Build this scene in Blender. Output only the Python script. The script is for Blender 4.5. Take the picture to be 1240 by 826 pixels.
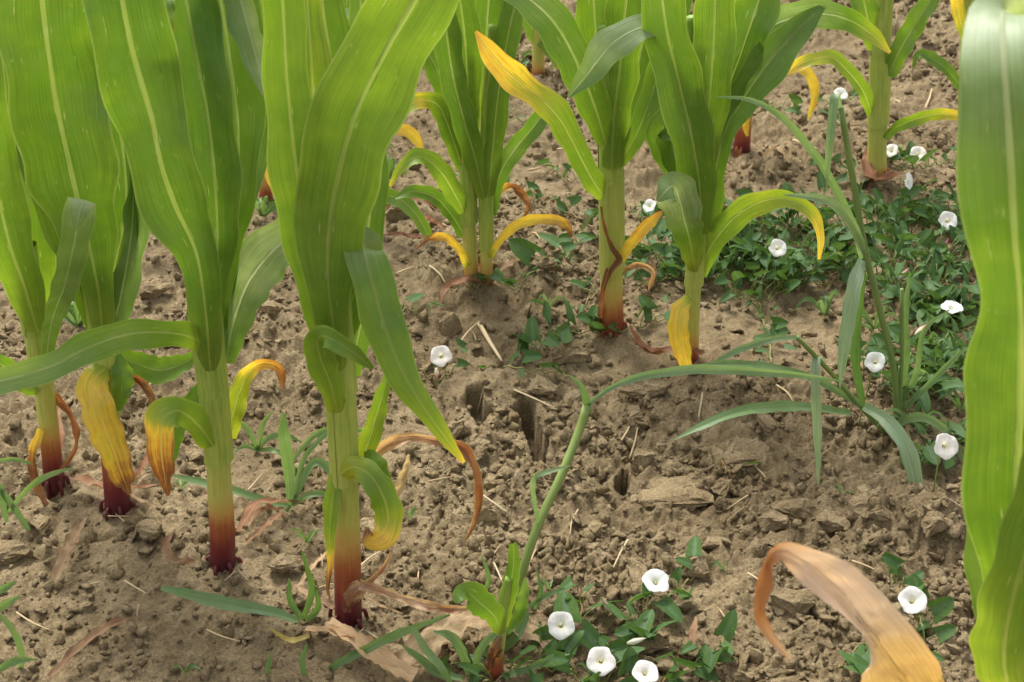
import bpy, bmesh, math, random
import numpy as np
from mathutils import Vector, Matrix, Euler

# ------------------------------------------------------------------ scene, camera, light
for o in list(bpy.data.objects):
    bpy.data.objects.remove(o)
scn = bpy.context.scene
COL = scn.collection
CAMH, PITCH, FPX = 1.0, math.radians(31.0), 1722.0        # metres, down-tilt, focal length in photo pixels
CW, CH = 1240.0, 826.0
cam_d = bpy.data.cameras.new('camera')
cam_d.sensor_width = 36.0
cam_d.lens = 36.0 * FPX / CW
cam_d.clip_start = 0.02
cam_d.clip_end = 400
cam_d.dof.use_dof = True
cam_d.dof.focus_distance = 1.62
cam_d.dof.aperture_fstop = 14
cam = bpy.data.objects.new('camera', cam_d)
COL.objects.link(cam)
cam.location = (0, 0, CAMH)
cam.rotation_euler = (math.pi / 2 - PITCH, 0, 0)
scn.camera = cam

SUN_EL, SUN_AZ = math.radians(58), math.radians(-28)       # azimuth from +Y towards +X
world = bpy.data.worlds.new('World')
scn.world = world
world.use_nodes = True
wn, wl = world.node_tree.nodes, world.node_tree.links
sky = wn.new('ShaderNodeTexSky')
sky.sky_type = 'NISHITA'
sky.sun_disc = False
sky.sun_elevation = SUN_EL
sky.sun_rotation = SUN_AZ
sky.air_density = 1.0
sky.dust_density = 5.0
hs = wn.new('ShaderNodeHueSaturation')
hs.inputs['Saturation'].default_value = 0.22               # thin overcast: nearly neutral sky light
wl.new(sky.outputs[0], hs.inputs['Color'])
wl.new(hs.outputs[0], wn['Background'].inputs['Color'])
wn['Background'].inputs['Strength'].default_value = 0.15
sun_d = bpy.data.lights.new('sun', 'SUN')
sun_d.energy = 1.5
sun_d.angle = math.radians(14)
sun_d.color = (1.0, 0.95, 0.86)
sun = bpy.data.objects.new('sun', sun_d)
COL.objects.link(sun)
sdir = Vector((math.sin(SUN_AZ) * math.cos(SUN_EL), math.cos(SUN_AZ) * math.cos(SUN_EL), math.sin(SUN_EL)))
sun.rotation_euler = sdir.to_track_quat('Z', 'Y').to_euler()
sun.location = sdir * 10
scn.view_settings.view_transform = 'Standard'
scn.view_settings.look = 'None'
scn.view_settings.exposure = 1.05
scn.view_settings.gamma = 1.0

# ------------------------------------------------------------------ photo pixel -> place
CAM = Vector((0, 0, CAMH))
FWD = Vector((0, math.cos(PITCH), -math.sin(PITCH)))
UPV = Vector((0, math.sin(PITCH), math.cos(PITCH)))
RGT = Vector((1, 0, 0))

def ray(px, py):
    return RGT * ((px - CW / 2) / FPX) + UPV * ((CH / 2 - py) / FPX) + FWD

def at(px, py, Y):                     # the point on that pixel's line of sight standing at depth plane Y
    d = ray(px, py)
    return CAM + d * (Y / d.y)

def mpp(P):                            # metres per photo pixel at a point
    return (P - CAM).dot(FWD) / FPX

# ------------------------------------------------------------------ noise (numpy)
def _h(ix, iy, seed):
    n = (ix.astype(np.int64) * 374761393 + iy.astype(np.int64) * 668265263 + seed * 974634533) & 0xFFFFFFFF
    n = ((n ^ (n >> 13)) * 1274126177) & 0xFFFFFFFF
    n = ((n ^ (n >> 16)) * 2246822519) & 0xFFFFFFFF
    return ((n ^ (n >> 15)) & 0xFFFFFF) / float(0x1000000)

def vnoise(x, y, seed):
    ix, iy = np.floor(x), np.floor(y)
    fx, fy = x - ix, y - iy
    fx = fx * fx * fx * (fx * (fx * 6 - 15) + 10)
    fy = fy * fy * fy * (fy * (fy * 6 - 15) + 10)
    a, b = _h(ix, iy, seed), _h(ix + 1, iy, seed)
    c, d = _h(ix, iy + 1, seed), _h(ix + 1, iy + 1, seed)
    return (a + (b - a) * fx) * (1 - fy) + (c + (d - c) * fx) * fy

def fbm(x, y, seed, octv=4):
    s, a, t = 0, 1.0, 0
    for i in range(octv):
        s = s + a * vnoise(x, y, seed + i * 17)
        t += a
        x, y, a = x * 2.03 + 11.3, y * 2.03 - 7.1, a * 0.5
    return s / t

def lumps(x, y, cell, seed, presence, flat=0.6):
    """crumbs: irregular tilted, flat-topped mounds, one per cell, height in units of the cell"""
    wx = (vnoise(x / cell * 2.3, y / cell * 2.3, seed + 5) - .5) * .55 + (vnoise(x / cell * 5.5, y / cell * 5.5, seed + 15) - .5) * .25
    wy = (vnoise(x / cell * 2.3, y / cell * 2.3, seed + 6) - .5) * .55 + (vnoise(x / cell * 5.5, y / cell * 5.5, seed + 16) - .5) * .25
    X, Y = x / cell + wx, y / cell + wy
    ix, iy = np.floor(X), np.floor(Y)
    out = np.zeros_like(X)
    for dx in (-1, 0, 1):
        for dy in (-1, 0, 1):
            jx, jy = ix + dx, iy + dy
            pr = _h(jx, jy, seed + 1)
            cx, cy = jx + .15 + .7 * _h(jx, jy, seed + 2), jy + .15 + .7 * _h(jx, jy, seed + 3)
            r = .28 + .5 * _h(jx, jy, seed + 4)
            ax = (X - cx); ay = (Y - cy)
            an = _h(jx, jy, seed + 7) * 6.283
            el = .65 + .35 * _h(jx, jy, seed + 8)
            ca, sa = np.cos(an), np.sin(an)
            u, v = (ax * ca + ay * sa), (-ax * sa + ay * ca) / el
            d2 = (u * u + v * v) / (r * r)
            dome = r * np.maximum(0, 1 - d2) ** .8
            tilt = r * flat * (.75 + .5 * _h(jx, jy, seed + 9)) + u * .35 * (_h(jx, jy, seed + 10) - .3)
            h = np.minimum(dome * 1.15, np.maximum(tilt, 0))
            h = np.where(pr < presence, h, 0)
            out = np.maximum(out, h)
    return out * cell

def plates(x, y, cell, seed, gap=.10):
    """broken crust: polygon pieces, each at its own height and tilt, parted by joints; height in cells"""
    X = x / cell + (fbm(x / cell * 1.7, y / cell * 1.7, seed + 3, 3) - .5) * .9
    Y = y / cell + (fbm(x / cell * 1.7, y / cell * 1.7, seed + 4, 3) - .5) * .9
    ix, iy = np.floor(X), np.floor(Y)
    f1 = np.full_like(X, 9.0); f2 = np.full_like(X, 9.0)
    hh = np.zeros_like(X)
    for dx in (-1, 0, 1):
        for dy in (-1, 0, 1):
            jx, jy = ix + dx, iy + dy
            ax, ay = X - jx - _h(jx, jy, seed), Y - jy - _h(jx, jy, seed + 1)
            d = np.hypot(ax, ay)
            hc = _h(jx, jy, seed + 2) ** 1.5 * .55 + ax * (_h(jx, jy, seed + 5) - .5) * .75 + ay * (_h(jx, jy, seed + 6) - .4) * .75
            new = d < f1
            f2 = np.where(new, f1, np.minimum(f2, d))
            hh = np.where(new, hc, hh)
            f1 = np.where(new, d, f1)
    e = f2 - f1
    return (hh * sstep(0, gap, e) - .09 * (1 - sstep(.0, gap * 1.6, e))) * cell

def cracks(x, y, cell, seed):
    """distance to polygon borders (F2-F1) of a warped cell pattern, in cells"""
    X = x / cell + (fbm(x / cell * 1.5, y / cell * 1.5, seed + 3, 3) - .5) * 1.1
    Y = y / cell + (fbm(x / cell * 1.5, y / cell * 1.5, seed + 4, 3) - .5) * 1.1
    ix, iy = np.floor(X), np.floor(Y)
    f1 = np.full_like(X, 9.0); f2 = np.full_like(X, 9.0)
    for dx in (-1, 0, 1):
        for dy in (-1, 0, 1):
            jx, jy = ix + dx, iy + dy
            d = np.hypot(X - jx - _h(jx, jy, seed), Y - jy - _h(jx, jy, seed + 1))
            f2 = np.minimum(f2, np.maximum(f1, d))
            f1 = np.minimum(f1, d)
    return f2 - f1

def sstep(a, b, x):
    t = np.clip((x - a) / (b - a), 0, 1)
    return t * t * (3 - 2 * t)

def g0(px, py):
    d = ray(px, py)
    return CAM + d * (-CAMH / d.z)

# the deep drying cracks in the middle of the photograph
CRK = []
for line, wid, dep in (([(634, 488), (640, 510), (648, 538), (657, 566)], 17, .11),
                       ([(578, 472), (579, 490), (583, 510)], 15, .08),
                       ([(757, 570), (752, 592), (764, 606)], 10, .07),
                       ([(512, 560), (540, 600), (520, 640)], 2.5, .01),
                       ([(690, 560), (730, 575), (757, 570)], 2.5, .008)):
    q = [g0(*p) for p in line]
    CRK.append(([(p.x, p.y) for p in q], wid * .5 * mpp(q[0]), dep))

def seg_d(x, y, a, b):
    ax, ay = a; bx, by = b
    l2 = (bx - ax) ** 2 + (by - ay) ** 2
    t = np.clip(((x - ax) * (bx - ax) + (y - ay) * (by - ay)) / l2, 0, 1)
    return np.hypot(x - ax - t * (bx - ax), y - ay - t * (by - ay)), t

# row lines (ground) - soil is drawn up a little along them
RA = [(g0(66, 583), g0(422, 748)), (g0(585, 345), g0(838, 428)), (g0(540, 97), g0(1168, 242))]

def hmacro(x, y):
    h = (fbm(x * 2.2 + 3, y * 2.2, 41, 3) - .5) * .055 + (fbm(x * 7, y * 7, 45, 2) - .5) * .022
    for a, b in RA:
        dx, dy = b.x - a.x, b.y - a.y
        L = math.hypot(dx, dy)
        d = ((x - a.x) * dy - (y - a.y) * dx) / L
        h = h + .022 * np.exp(-(d / .10) ** 2)
    return h

def hfull(x, y):
    x = np.asarray(x, float); y = np.asarray(y, float)
    h = hmacro(x, y)
    # crumbly where rough = 1, slaked and smooth where 0
    rough = sstep(.38, .62, fbm(x * 3.1 + 9, y * 3.1 + 2, 77, 3) + .10 * sstep(-.1, .5, x) - .06 * sstep(.2, -.5, x) * sstep(1.3, .3, y))
    fineD = sstep(2.9, 1.5, y)
    l0 = lumps(x, y, .105, 101, .38, .42)
    l1 = lumps(x, y, .050, 201, .55, .5)
    l2 = lumps(x, y, .024, 301, .75, .6)
    l3 = lumps(x, y, .0125, 401, .8, .65)
    l4 = lumps(x, y, .0075, 501, .85, .7)
    c = cracks(x, y, .085, 601)
    slab = rough * sstep(.40, .58, fbm(x * 4.3 + 31, y * 4.3 + 5, 143, 2))
    h = h + plates(x, y, .085, 1201) * (.04 + .30 * slab) + plates(x, y, .036, 1301) * (.05 + .36 * rough) + plates(x, y, .017, 1401, .16) * (.04 + .16 * rough)
    h = h + l0 * (.05 + .18 * rough) + l1 * (.06 + .26 * rough)
    h = h + l2 * (.12 + .42 * rough) + l3 * (.30 + .40 * rough) + l4 * (.38 + .2 * rough) * fineD
    h = h - .009 * (1 - sstep(.02, .075, c)) * (1 - .6 * rough) * sstep(.42, .56, fbm(x * 4, y * 4, 88, 2))
    h = h + (fbm(x * 90, y * 90, 91, 3) - .5) * .0042
    return h

def carve(x, y, h):
    for pts, wid, dep in CRK:
        for a, b in zip(pts[:-1], pts[1:]):
            wob = ((vnoise(x * 38, y * 38, 7) - .5) * 2.6 + (vnoise(x * 90, y * 90, 9) - .5) * .6) * wid
            d, t = seg_d(x, y, a, b)
            h = h - dep * (1 - sstep(wid * .65, wid * 1.15, d + wob)) * (h * 0 + 1) * .55
    return h

GRID = {}
def hz(x, y):                          # height of the finished soil sheet
    if GRID and .63 < y < 3.7:
        fj = math.log(y / .62) / math.log(3.75 / .62) * (GRID['nv'] - 1)
        fi = (x / (.30 + .39 * y) + 1) / 2 * (GRID['nu'] - 1)
        if 0 <= fi < GRID['nu'] - 1 and 0 <= fj < GRID['nv'] - 1:
            j, i = int(fj), int(fi)
            a, b = fj - j, fi - i
            Z = GRID['z']
            return float((Z[j, i] * (1 - b) + Z[j, i + 1] * b) * (1 - a) + (Z[j + 1, i] * (1 - b) + Z[j + 1, i + 1] * b) * a)
    return float(hfull(np.array([x]), np.array([y]))[0])

def hzs(x, y):
    return np.array([hz(a, b) for a, b in zip(x, y)])

def hm(x, y):
    return float(hmacro(np.array([x]), np.array([y]))[0])

def gnd(px, py, lift=0.0):             # where that pixel's line of sight meets the soil
    d = ray(px, py)
    z = 0.01
    for _ in range(4):
        P = CAM + d * ((z - CAMH) / d.z)
        z = hm(P.x, P.y) + .012
    P = CAM + d * ((z - CAMH) / d.z)
    P.z = z + lift
    return P

# ------------------------------------------------------------------ materials
def newmat(name):
    m = bpy.data.materials.new(name)
    m.use_nodes = True
    nt = m.node_tree
    nt.nodes.clear()
    return m, nt, nt.nodes, nt.links

def ramp(n, stops, interp='LINEAR'):
    r = n.new('ShaderNodeValToRGB')
    r.color_ramp.interpolation = interp
    e = r.color_ramp.elements
    while len(e) > 1:
        e.remove(e[-1])
    e[0].position = stops[0][0]
    e[0].color = (*stops[0][1], 1)
    for p, c in stops[1:]:
        e.new(p).color = (*c, 1)
    return r

def math_node(n, l, op, a, b=None, c=None, clamp=False):
    m = n.new('ShaderNodeMath')
    m.operation = op
    m.use_clamp = clamp
    for i, v in enumerate((a, b, c)):
        if v is None: continue
        if isinstance(v, (int, float)): m.inputs[i].default_value = v
        else: l.new(v, m.inputs[i])
    return m.outputs[0]

def mixc(n, l, fac, a, b, blend='MIX'):
    m = n.new('ShaderNodeMix')
    m.data_type = 'RGBA'
    m.blend_type = blend
    for i, v in ((0, fac), (6, a), (7, b)):
        if isinstance(v, (int, float)): m.inputs[i].default_value = v
        elif isinstance(v, tuple): m.inputs[i].default_value = (*v, 1)
        else: l.new(v, m.inputs[i])
    return m.outputs[2]

def noise(n, l, vec, scale, detail=4, rough=.55):
    t = n.new('ShaderNodeTexNoise')
    t.inputs['Scale'].default_value = scale
    t.inputs['Detail'].default_value = detail
    t.inputs['Roughness'].default_value = rough
    if vec is not None: l.new(vec, t.inputs['Vector'])
    return t.outputs['Fac']

def soil_material(name='soil', tone=1.0):
    m, nt, n, l = newmat(name)
    geo = n.new('ShaderNodeNewGeometry')
    P = geo.outputs['Position']
    big = noise(n, l, P, 5, 4)
    mid = noise(n, l, P, 42, 5, .6)
    fin = noise(n, l, P, 330, 4, .65)
    grit = noise(n, l, P, 900, 2, .6)
    t = tone
    r1 = ramp(n, [(.28, (.196 * t, .147 * t, .082 * t)), (.5, (.268 * t, .205 * t, .118 * t)), (.72, (.350 * t, .275 * t, .166 * t))])
    l.new(mid, r1.inputs[0])
    r2 = ramp(n, [(.35, (.80, .78, .74)), (.65, (1.10, 1.10, 1.08))])
    l.new(big, r2.inputs[0])
    c = mixc(n, l, 1.0, r1.outputs[0], r2.outputs[0], 'MULTIPLY')
    r3 = ramp(n, [(.3, (.58, .56, .54)), (.5, (.98, .98, .98)), (.7, (1.32, 1.3, 1.24))])
    l.new(fin, r3.inputs[0])
    c = mixc(n, l, .85, c, r3.outputs[0], 'MULTIPLY')
    sp = ramp(n, [(.70, (0, 0, 0)), (.76, (1, 1, 1))])        # pale mineral grains
    l.new(grit, sp.inputs[0])
    c = mixc(n, l, math_node(n, l, 'MULTIPLY', sp.outputs[0], .55), c, (.46, .38, .27))
    b1 = n.new('ShaderNodeBump'); b1.inputs['Strength'].default_value = .9; b1.inputs['Distance'].default_value = .005
    l.new(fin, b1.inputs['Height'])
    b2 = n.new('ShaderNodeBump'); b2.inputs['Strength'].default_value = .6; b2.inputs['Distance'].default_value = .002
    l.new(grit, b2.inputs['Height']); l.new(b1.outputs[0], b2.inputs['Normal'])
    bs = n.new('ShaderNodeBsdfPrincipled')
    bs.inputs['Roughness'].default_value = .95
    bs.inputs['Specular IOR Level'].default_value = .15
    l.new(c, bs.inputs['Base Color']); l.new(b2.outputs[0], bs.inputs['Normal'])
    out = n.new('ShaderNodeOutputMaterial'); l.new(bs.outputs[0], out.inputs[0])
    return m

def foliage_material(name, stops, trans=.38, tgain=(1.6, 1.5, .8), rough=.40, spec=.55, vein=70., vein_amt=.22, bump=.25, mottle=.25, scars=False):
    """leaf sheet: colour along the vertex attribute 'age', fine lengthwise veins from the UVs, light passing through"""
    m, nt, n, l = newmat(name)
    at_ = n.new('ShaderNodeAttribute'); at_.attribute_name = 'age'
    uv = n.new('ShaderNodeUVMap'); uv.uv_map = 'UVMap'
    tc = n.new('ShaderNodeTexCoord')
    oi = n.new('ShaderNodeObjectInfo')
    nz = noise(n, l, tc.outputs['Object'], 45, 4)
    nb = noise(n, l, tc.outputs['Object'], 12, 3)
    age = math_node(n, l, 'ADD', at_.outputs['Fac'], math_node(n, l, 'MULTIPLY', math_node(n, l, 'SUBTRACT', nz, .5), mottle))
    mq = n.new('ShaderNodeMapping'); l.new(uv.outputs[0], mq.inputs['Vector'])
    mq.inputs['Scale'].default_value = (7, .8, 1)
    stk = noise(n, l, mq.outputs[0], 1.0, 3, .6)
    ap = math_node(n, l, 'MAXIMUM', at_.outputs['Fac'], 0.0)
    amt = math_node(n, l, 'MULTIPLY', math_node(n, l, 'MULTIPLY', ap, math_node(n, l, 'SUBTRACT', 1.08, ap)), 1.35)
    age = math_node(n, l, 'ADD', age, math_node(n, l, 'MULTIPLY', math_node(n, l, 'SUBTRACT', stk, .5), amt))
    age = math_node(n, l, 'MULTIPLY_ADD', age, 1 / 1.4, .4 / 1.4, True)
    r = ramp(n, [((p + .4) / 1.4, c) for p, c in stops])
    l.new(age, r.inputs[0])
    mp = n.new('ShaderNodeMapping'); l.new(uv.outputs[0], mp.inputs['Vector'])
    mp.inputs['Scale'].default_value = (vein, 1.5, 1)
    vn = noise(n, l, mp.outputs[0], 1.0, 3, .6)
    rv = ramp(n, [(.3, (1 - vein_amt,) * 3), (.7, (1 + vein_amt,) * 3)])
    l.new(vn, rv.inputs[0])
    c = mixc(n, l, 1.0, r.outputs[0], rv.outputs[0], 'MULTIPLY')
    rb = ramp(n, [(.3, (.82, .86, .85)), (.7, (1.14, 1.1, 1.05))])
    l.new(nb, rb.inputs[0])
    c = mixc(n, l, 1.0, c, rb.outputs[0], 'MULTIPLY')
    if scars:                                             # pale feeding scars running with the veins
        ms = n.new('ShaderNodeMapping'); l.new(uv.outputs[0], ms.inputs['Vector'])
        ms.inputs['Scale'].default_value = (26, 5, 1)
        sn = noise(n, l, ms.outputs[0], 1.0, 2, .5)
        rs = ramp(n, [(.69, (0, 0, 0)), (.73, (1, 1, 1))]); l.new(sn, rs.inputs[0])
        c = mixc(n, l, math_node(n, l, 'MULTIPLY', rs.outputs[0], .6), c, (.42, .46, .22))
        sx = n.new('ShaderNodeSeparateXYZ'); l.new(uv.outputs[0], sx.inputs[0])
        ed = math_node(n, l, 'ABSOLUTE', math_node(n, l, 'SUBTRACT', sx.outputs[0], .5))
        re_ = ramp(n, [(.474, (0, 0, 0)), (.492, (1, 1, 1))]); l.new(ed, re_.inputs[0])
        c = mixc(n, l, math_node(n, l, 'MULTIPLY', re_.outputs[0], .35), c, (.42, .5, .2))   # pale leaf margin
    ro = ramp(n, [(0, (.86, .90, .9)), (1, (1.14, 1.08, 1.05))])
    l.new(oi.outputs['Random'], ro.inputs[0])
    c = mixc(n, l, 1.0, c, ro.outputs[0], 'MULTIPLY')
    bp = n.new('ShaderNodeBump'); bp.inputs['Strength'].default_value = bump; bp.inputs['Distance'].default_value = .0012
    l.new(vn, bp.inputs['Height'])
    bs = n.new('ShaderNodeBsdfPrincipled')
    rr = math_node(n, l, 'MULTIPLY_ADD', nz, .25, rough - .12)
    l.new(rr, bs.inputs['Roughness'])
    bs.inputs['Specular IOR Level'].default_value = spec
    l.new(c, bs.inputs['Base Color']); l.new(bp.outputs[0], bs.inputs['Normal'])
    tr = n.new('ShaderNodeBsdfTranslucent')
    ct = mixc(n, l, 1.0, c, tgain, 'MULTIPLY')
    l.new(ct, tr.inputs['Color']); l.new(bp.outputs[0], tr.inputs['Normal'])
    mx = n.new('ShaderNodeMixShader'); mx.inputs[0].default_value = trans
    l.new(bs.outputs[0], mx.inputs[1]); l.new(tr.outputs[0], mx.inputs[2])
    out = n.new('ShaderNodeOutputMaterial'); l.new(mx.outputs[0], out.inputs[0])
    return m

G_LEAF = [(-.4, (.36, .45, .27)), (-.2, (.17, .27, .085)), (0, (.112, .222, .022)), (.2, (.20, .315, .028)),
          (.4, (.36, .41, .035)), (.54, (.80, .56, .07)), (.64, (.62, .36, .06)), (.72, (.36, .15, .045)), (.79, (.20, .075, .035)), (.86, (.28, .145, .085)), (.93, (.50, .36, .25)), (1, (.58, .44, .32))]
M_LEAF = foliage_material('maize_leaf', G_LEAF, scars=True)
M_RIB = foliage_material('maize_midrib', [(-.4, (.48, .56, .36)), (0, (.25, .34, .075)), (.3, (.4, .46, .1)), (.55, (.74, .56, .12)), (.8, (.42, .22, .1)), (1, (.6, .47, .33))], trans=.5, vein=20, rough=.5, tgain=(1.2, 1.2, .9))
M_GRASS = foliage_material('grass_blade', [(-.4, (.26, .36, .24)), (0, (.105, .205, .05)), (.3, (.2, .28, .06)), (.6, (.45, .36, .1)), (1, (.5, .4, .25))], trans=.35, vein=26, rough=.45, vein_amt=.3)
M_BIND = foliage_material('bindweed_leaf', [(-.4, (.12, .2, .12)), (0, (.056, .122, .030)), (.4, (.13, .2, .03)), (1, (.4, .3, .1))], trans=.3, vein=9, vein_amt=.12, rough=.55, spec=.22, mottle=.3)
M_VINE = foliage_material('vine_stem', [(-.4, (.2, .3, .1)), (0, (.17, .24, .05)), (.5, (.3, .2, .08)), (1, (.4, .2, .1))], trans=.1, vein=4, rough=.55)
M_DRY = foliage_material('dry_leaf', [(-.4, (.55, .42, .25)), (0, (.46, .33, .20)), (.3, (.36, .235, .14)), (.5, (.27, .15, .085)), (.7, (.20, .09, .045)), (1, (.45, .33, .23))], trans=.28, tgain=(1.2, 1.1, .9), vein=45, vein_amt=.3, rough=.7, spec=.2, mottle=.5, bump=.6)
M_TAN = foliage_material('tan_dry_leaf', [(-.4, (.60, .40, .11)), (-.18, (.62, .44, .19)), (0, (.62, .49, .38)), (.35, (.52, .36, .23)), (.7, (.42, .19, .07)), (1, (.3, .12, .05))], trans=.3, tgain=(1.2, 1.1, .85), vein=40, vein_amt=.16, rough=.7, spec=.2, mottle=.2, bump=.4)
M_STRAW = foliage_material('straw', [(-.4, (.6, .5, .32)), (0, (.55, .44, .27)), (1, (.4, .27, .15))], trans=.1, vein=12, vein_amt=.25, rough=.7, spec=.25)
M_PETAL = foliage_material('bindweed_petal', [(-.4, (.85, .83, .84)), (0, (.86, .85, .85)), (.5, (.80, .80, .60)), (1, (.72, .30, .36))], trans=.35, tgain=(1.05, 1.05, 1.03), vein=8, vein_amt=.04, rough=.6, spec=.25, mottle=.05, bump=.1)

def stalk_material():
    """maize stalk: pale green sheath tissue going yellow, orange and wine red towards the root ('red' attribute is pigment by height)"""
    m, nt, n, l = newmat('maize_stalk')
    a = n.new('ShaderNodeAttribute'); a.attribute_name = 'red'
    uv = n.new('ShaderNodeUVMap'); uv.uv_map = 'UVMap'
    tc = n.new('ShaderNodeTexCoord')
    mp = n.new('ShaderNodeMapping'); mp.inputs['Scale'].default_value = (34, 2.5, 1); l.new(uv.outputs[0], mp.inputs['Vector'])
    st = noise(n, l, mp.outputs[0], 1.0, 4, .6)
    bl = noise(n, l, tc.outputs['Object'], 30, 4)
    v = math_node(n, l, 'ADD', a.outputs['Fac'], math_node(n, l, 'MULTIPLY', math_node(n, l, 'SUBTRACT', st, .5), .30))
    v = math_node(n, l, 'ADD', v, math_node(n, l, 'MULTIPLY', math_node(n, l, 'SUBTRACT', bl, .5), .22), None, True)
    r = ramp(n, [(0, (.19, .31, .04)), (.2, (.36, .42, .08)), (.42, (.46, .44, .10)), (.58, (.50, .30, .075)), (.72, (.33, .09, .03)), (.88, (.15, .016, .018)), (1, (.075, .010, .016))])
    l.new(v, r.inputs[0])
    rv = ramp(n, [(.3, (.86,) * 3), (.7, (1.12,) * 3)]); l.new(st, rv.inputs[0])
    c = mixc(n, l, 1, r.outputs[0], rv.outputs[0], 'MULTIPLY')
    bp = n.new('ShaderNodeBump'); bp.inputs['Strength'].default_value = .35; bp.inputs['Distance'].default_value = .001
    l.new(st, bp.inputs['Height'])
    bs = n.new('ShaderNodeBsdfPrincipled'); bs.inputs['Roughness'].default_value = .42
    bs.inputs['Specular IOR Level'].default_value = .4
    bs.inputs['Subsurface Weight'].default_value = .12
    bs.inputs['Subsurface Scale'].default_value = .004
    l.new(c, bs.inputs['Base Color']); l.new(bp.outputs[0], bs.inputs['Normal'])
    out = n.new('ShaderNodeOutputMaterial'); l.new(bs.outputs[0], out.inputs[0])
    return m
M_STALK = stalk_material()
M_SOIL = soil_material()
M_CLOD = soil_material('clod_soil', 1.08)
M_STONE = soil_material('pale_slab', 1.22)

# ------------------------------------------------------------------ mesh helpers
def mesh_obj(name, V, F, mat, parent=None, UV=None, attrs=None, smooth=True):
    me = bpy.data.meshes.new(name)
    me.from_pydata([tuple(v) for v in V], [], F)
    if UV is not None:
        ul = me.uv_layers.new(name='UVMap')
        li = np.empty(len(me.loops), np.int32); me.loops.foreach_get('vertex_index', li)
        ul.data.foreach_set('uv', np.asarray(UV, np.float32)[li].ravel())
    for k, a in (attrs or {}).items():
        t = me.attributes.new(k, 'FLOAT', 'POINT')
        t.data.foreach_set('value', np.asarray(a, np.float32))
    if smooth:
        me.polygons.foreach_set('use_smooth', [True] * len(me.polygons))
    me.materials.append(mat)
    o = bpy.data.objects.new(name, me)
    COL.objects.link(o)
    o.parent = parent
    return o

def thing(name, label, cat, loc, group=None):
    o = bpy.data.objects.new(name, None)
    o.empty_display_size = .02
    COL.objects.link(o)
    o.location = loc
    o['label'] = label; o['category'] = cat
    if group: o['group'] = group
    return o

def tag(o, label, cat, group=None):
    o['label'] = label; o['category'] = cat
    if group: o['group'] = group
    return o

def catmull(A, n):
    """A: k x c control rows -> n+1 interpolated rows, roughly even in 3-D length"""
    A = np.asarray(A, float)
    B = np.vstack([2 * A[0] - A[1], A, 2 * A[-1] - A[-2]])
    out = []
    for i in range(len(A) - 1):
        p0, p1, p2, p3 = B[i], B[i + 1], B[i + 2], B[i + 3]
        for t in np.linspace(0, 1, 24, endpoint=False):
            out.append(.5 * ((2 * p1) + (p2 - p0) * t + (2 * p0 - 5 * p1 + 4 * p2 - p3) * t * t + (-p0 + 3 * p1 - 3 * p2 + p3) * t ** 3))
    out.append(A[-1])
    out = np.array(out)
    s = np.concatenate([[0], np.cumsum(np.linalg.norm(np.diff(out[:, :3], axis=0), axis=1))])
    q = np.linspace(0, s[-1], n + 1)
    return np.stack([np.interp(q, s, out[:, c]) for c in range(out.shape[1])], 1), q

def nrm(v):
    return v / np.maximum(np.linalg.norm(v, axis=-1, keepdims=True), 1e-9)

def carry(pts, base=(0, 0, 10, 0, 0, .25, 0)):
    out = []
    last = list(base)
    for p in pts:
        last = list(p) + last[len(p):]
        out.append(tuple(last))
    return out

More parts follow.
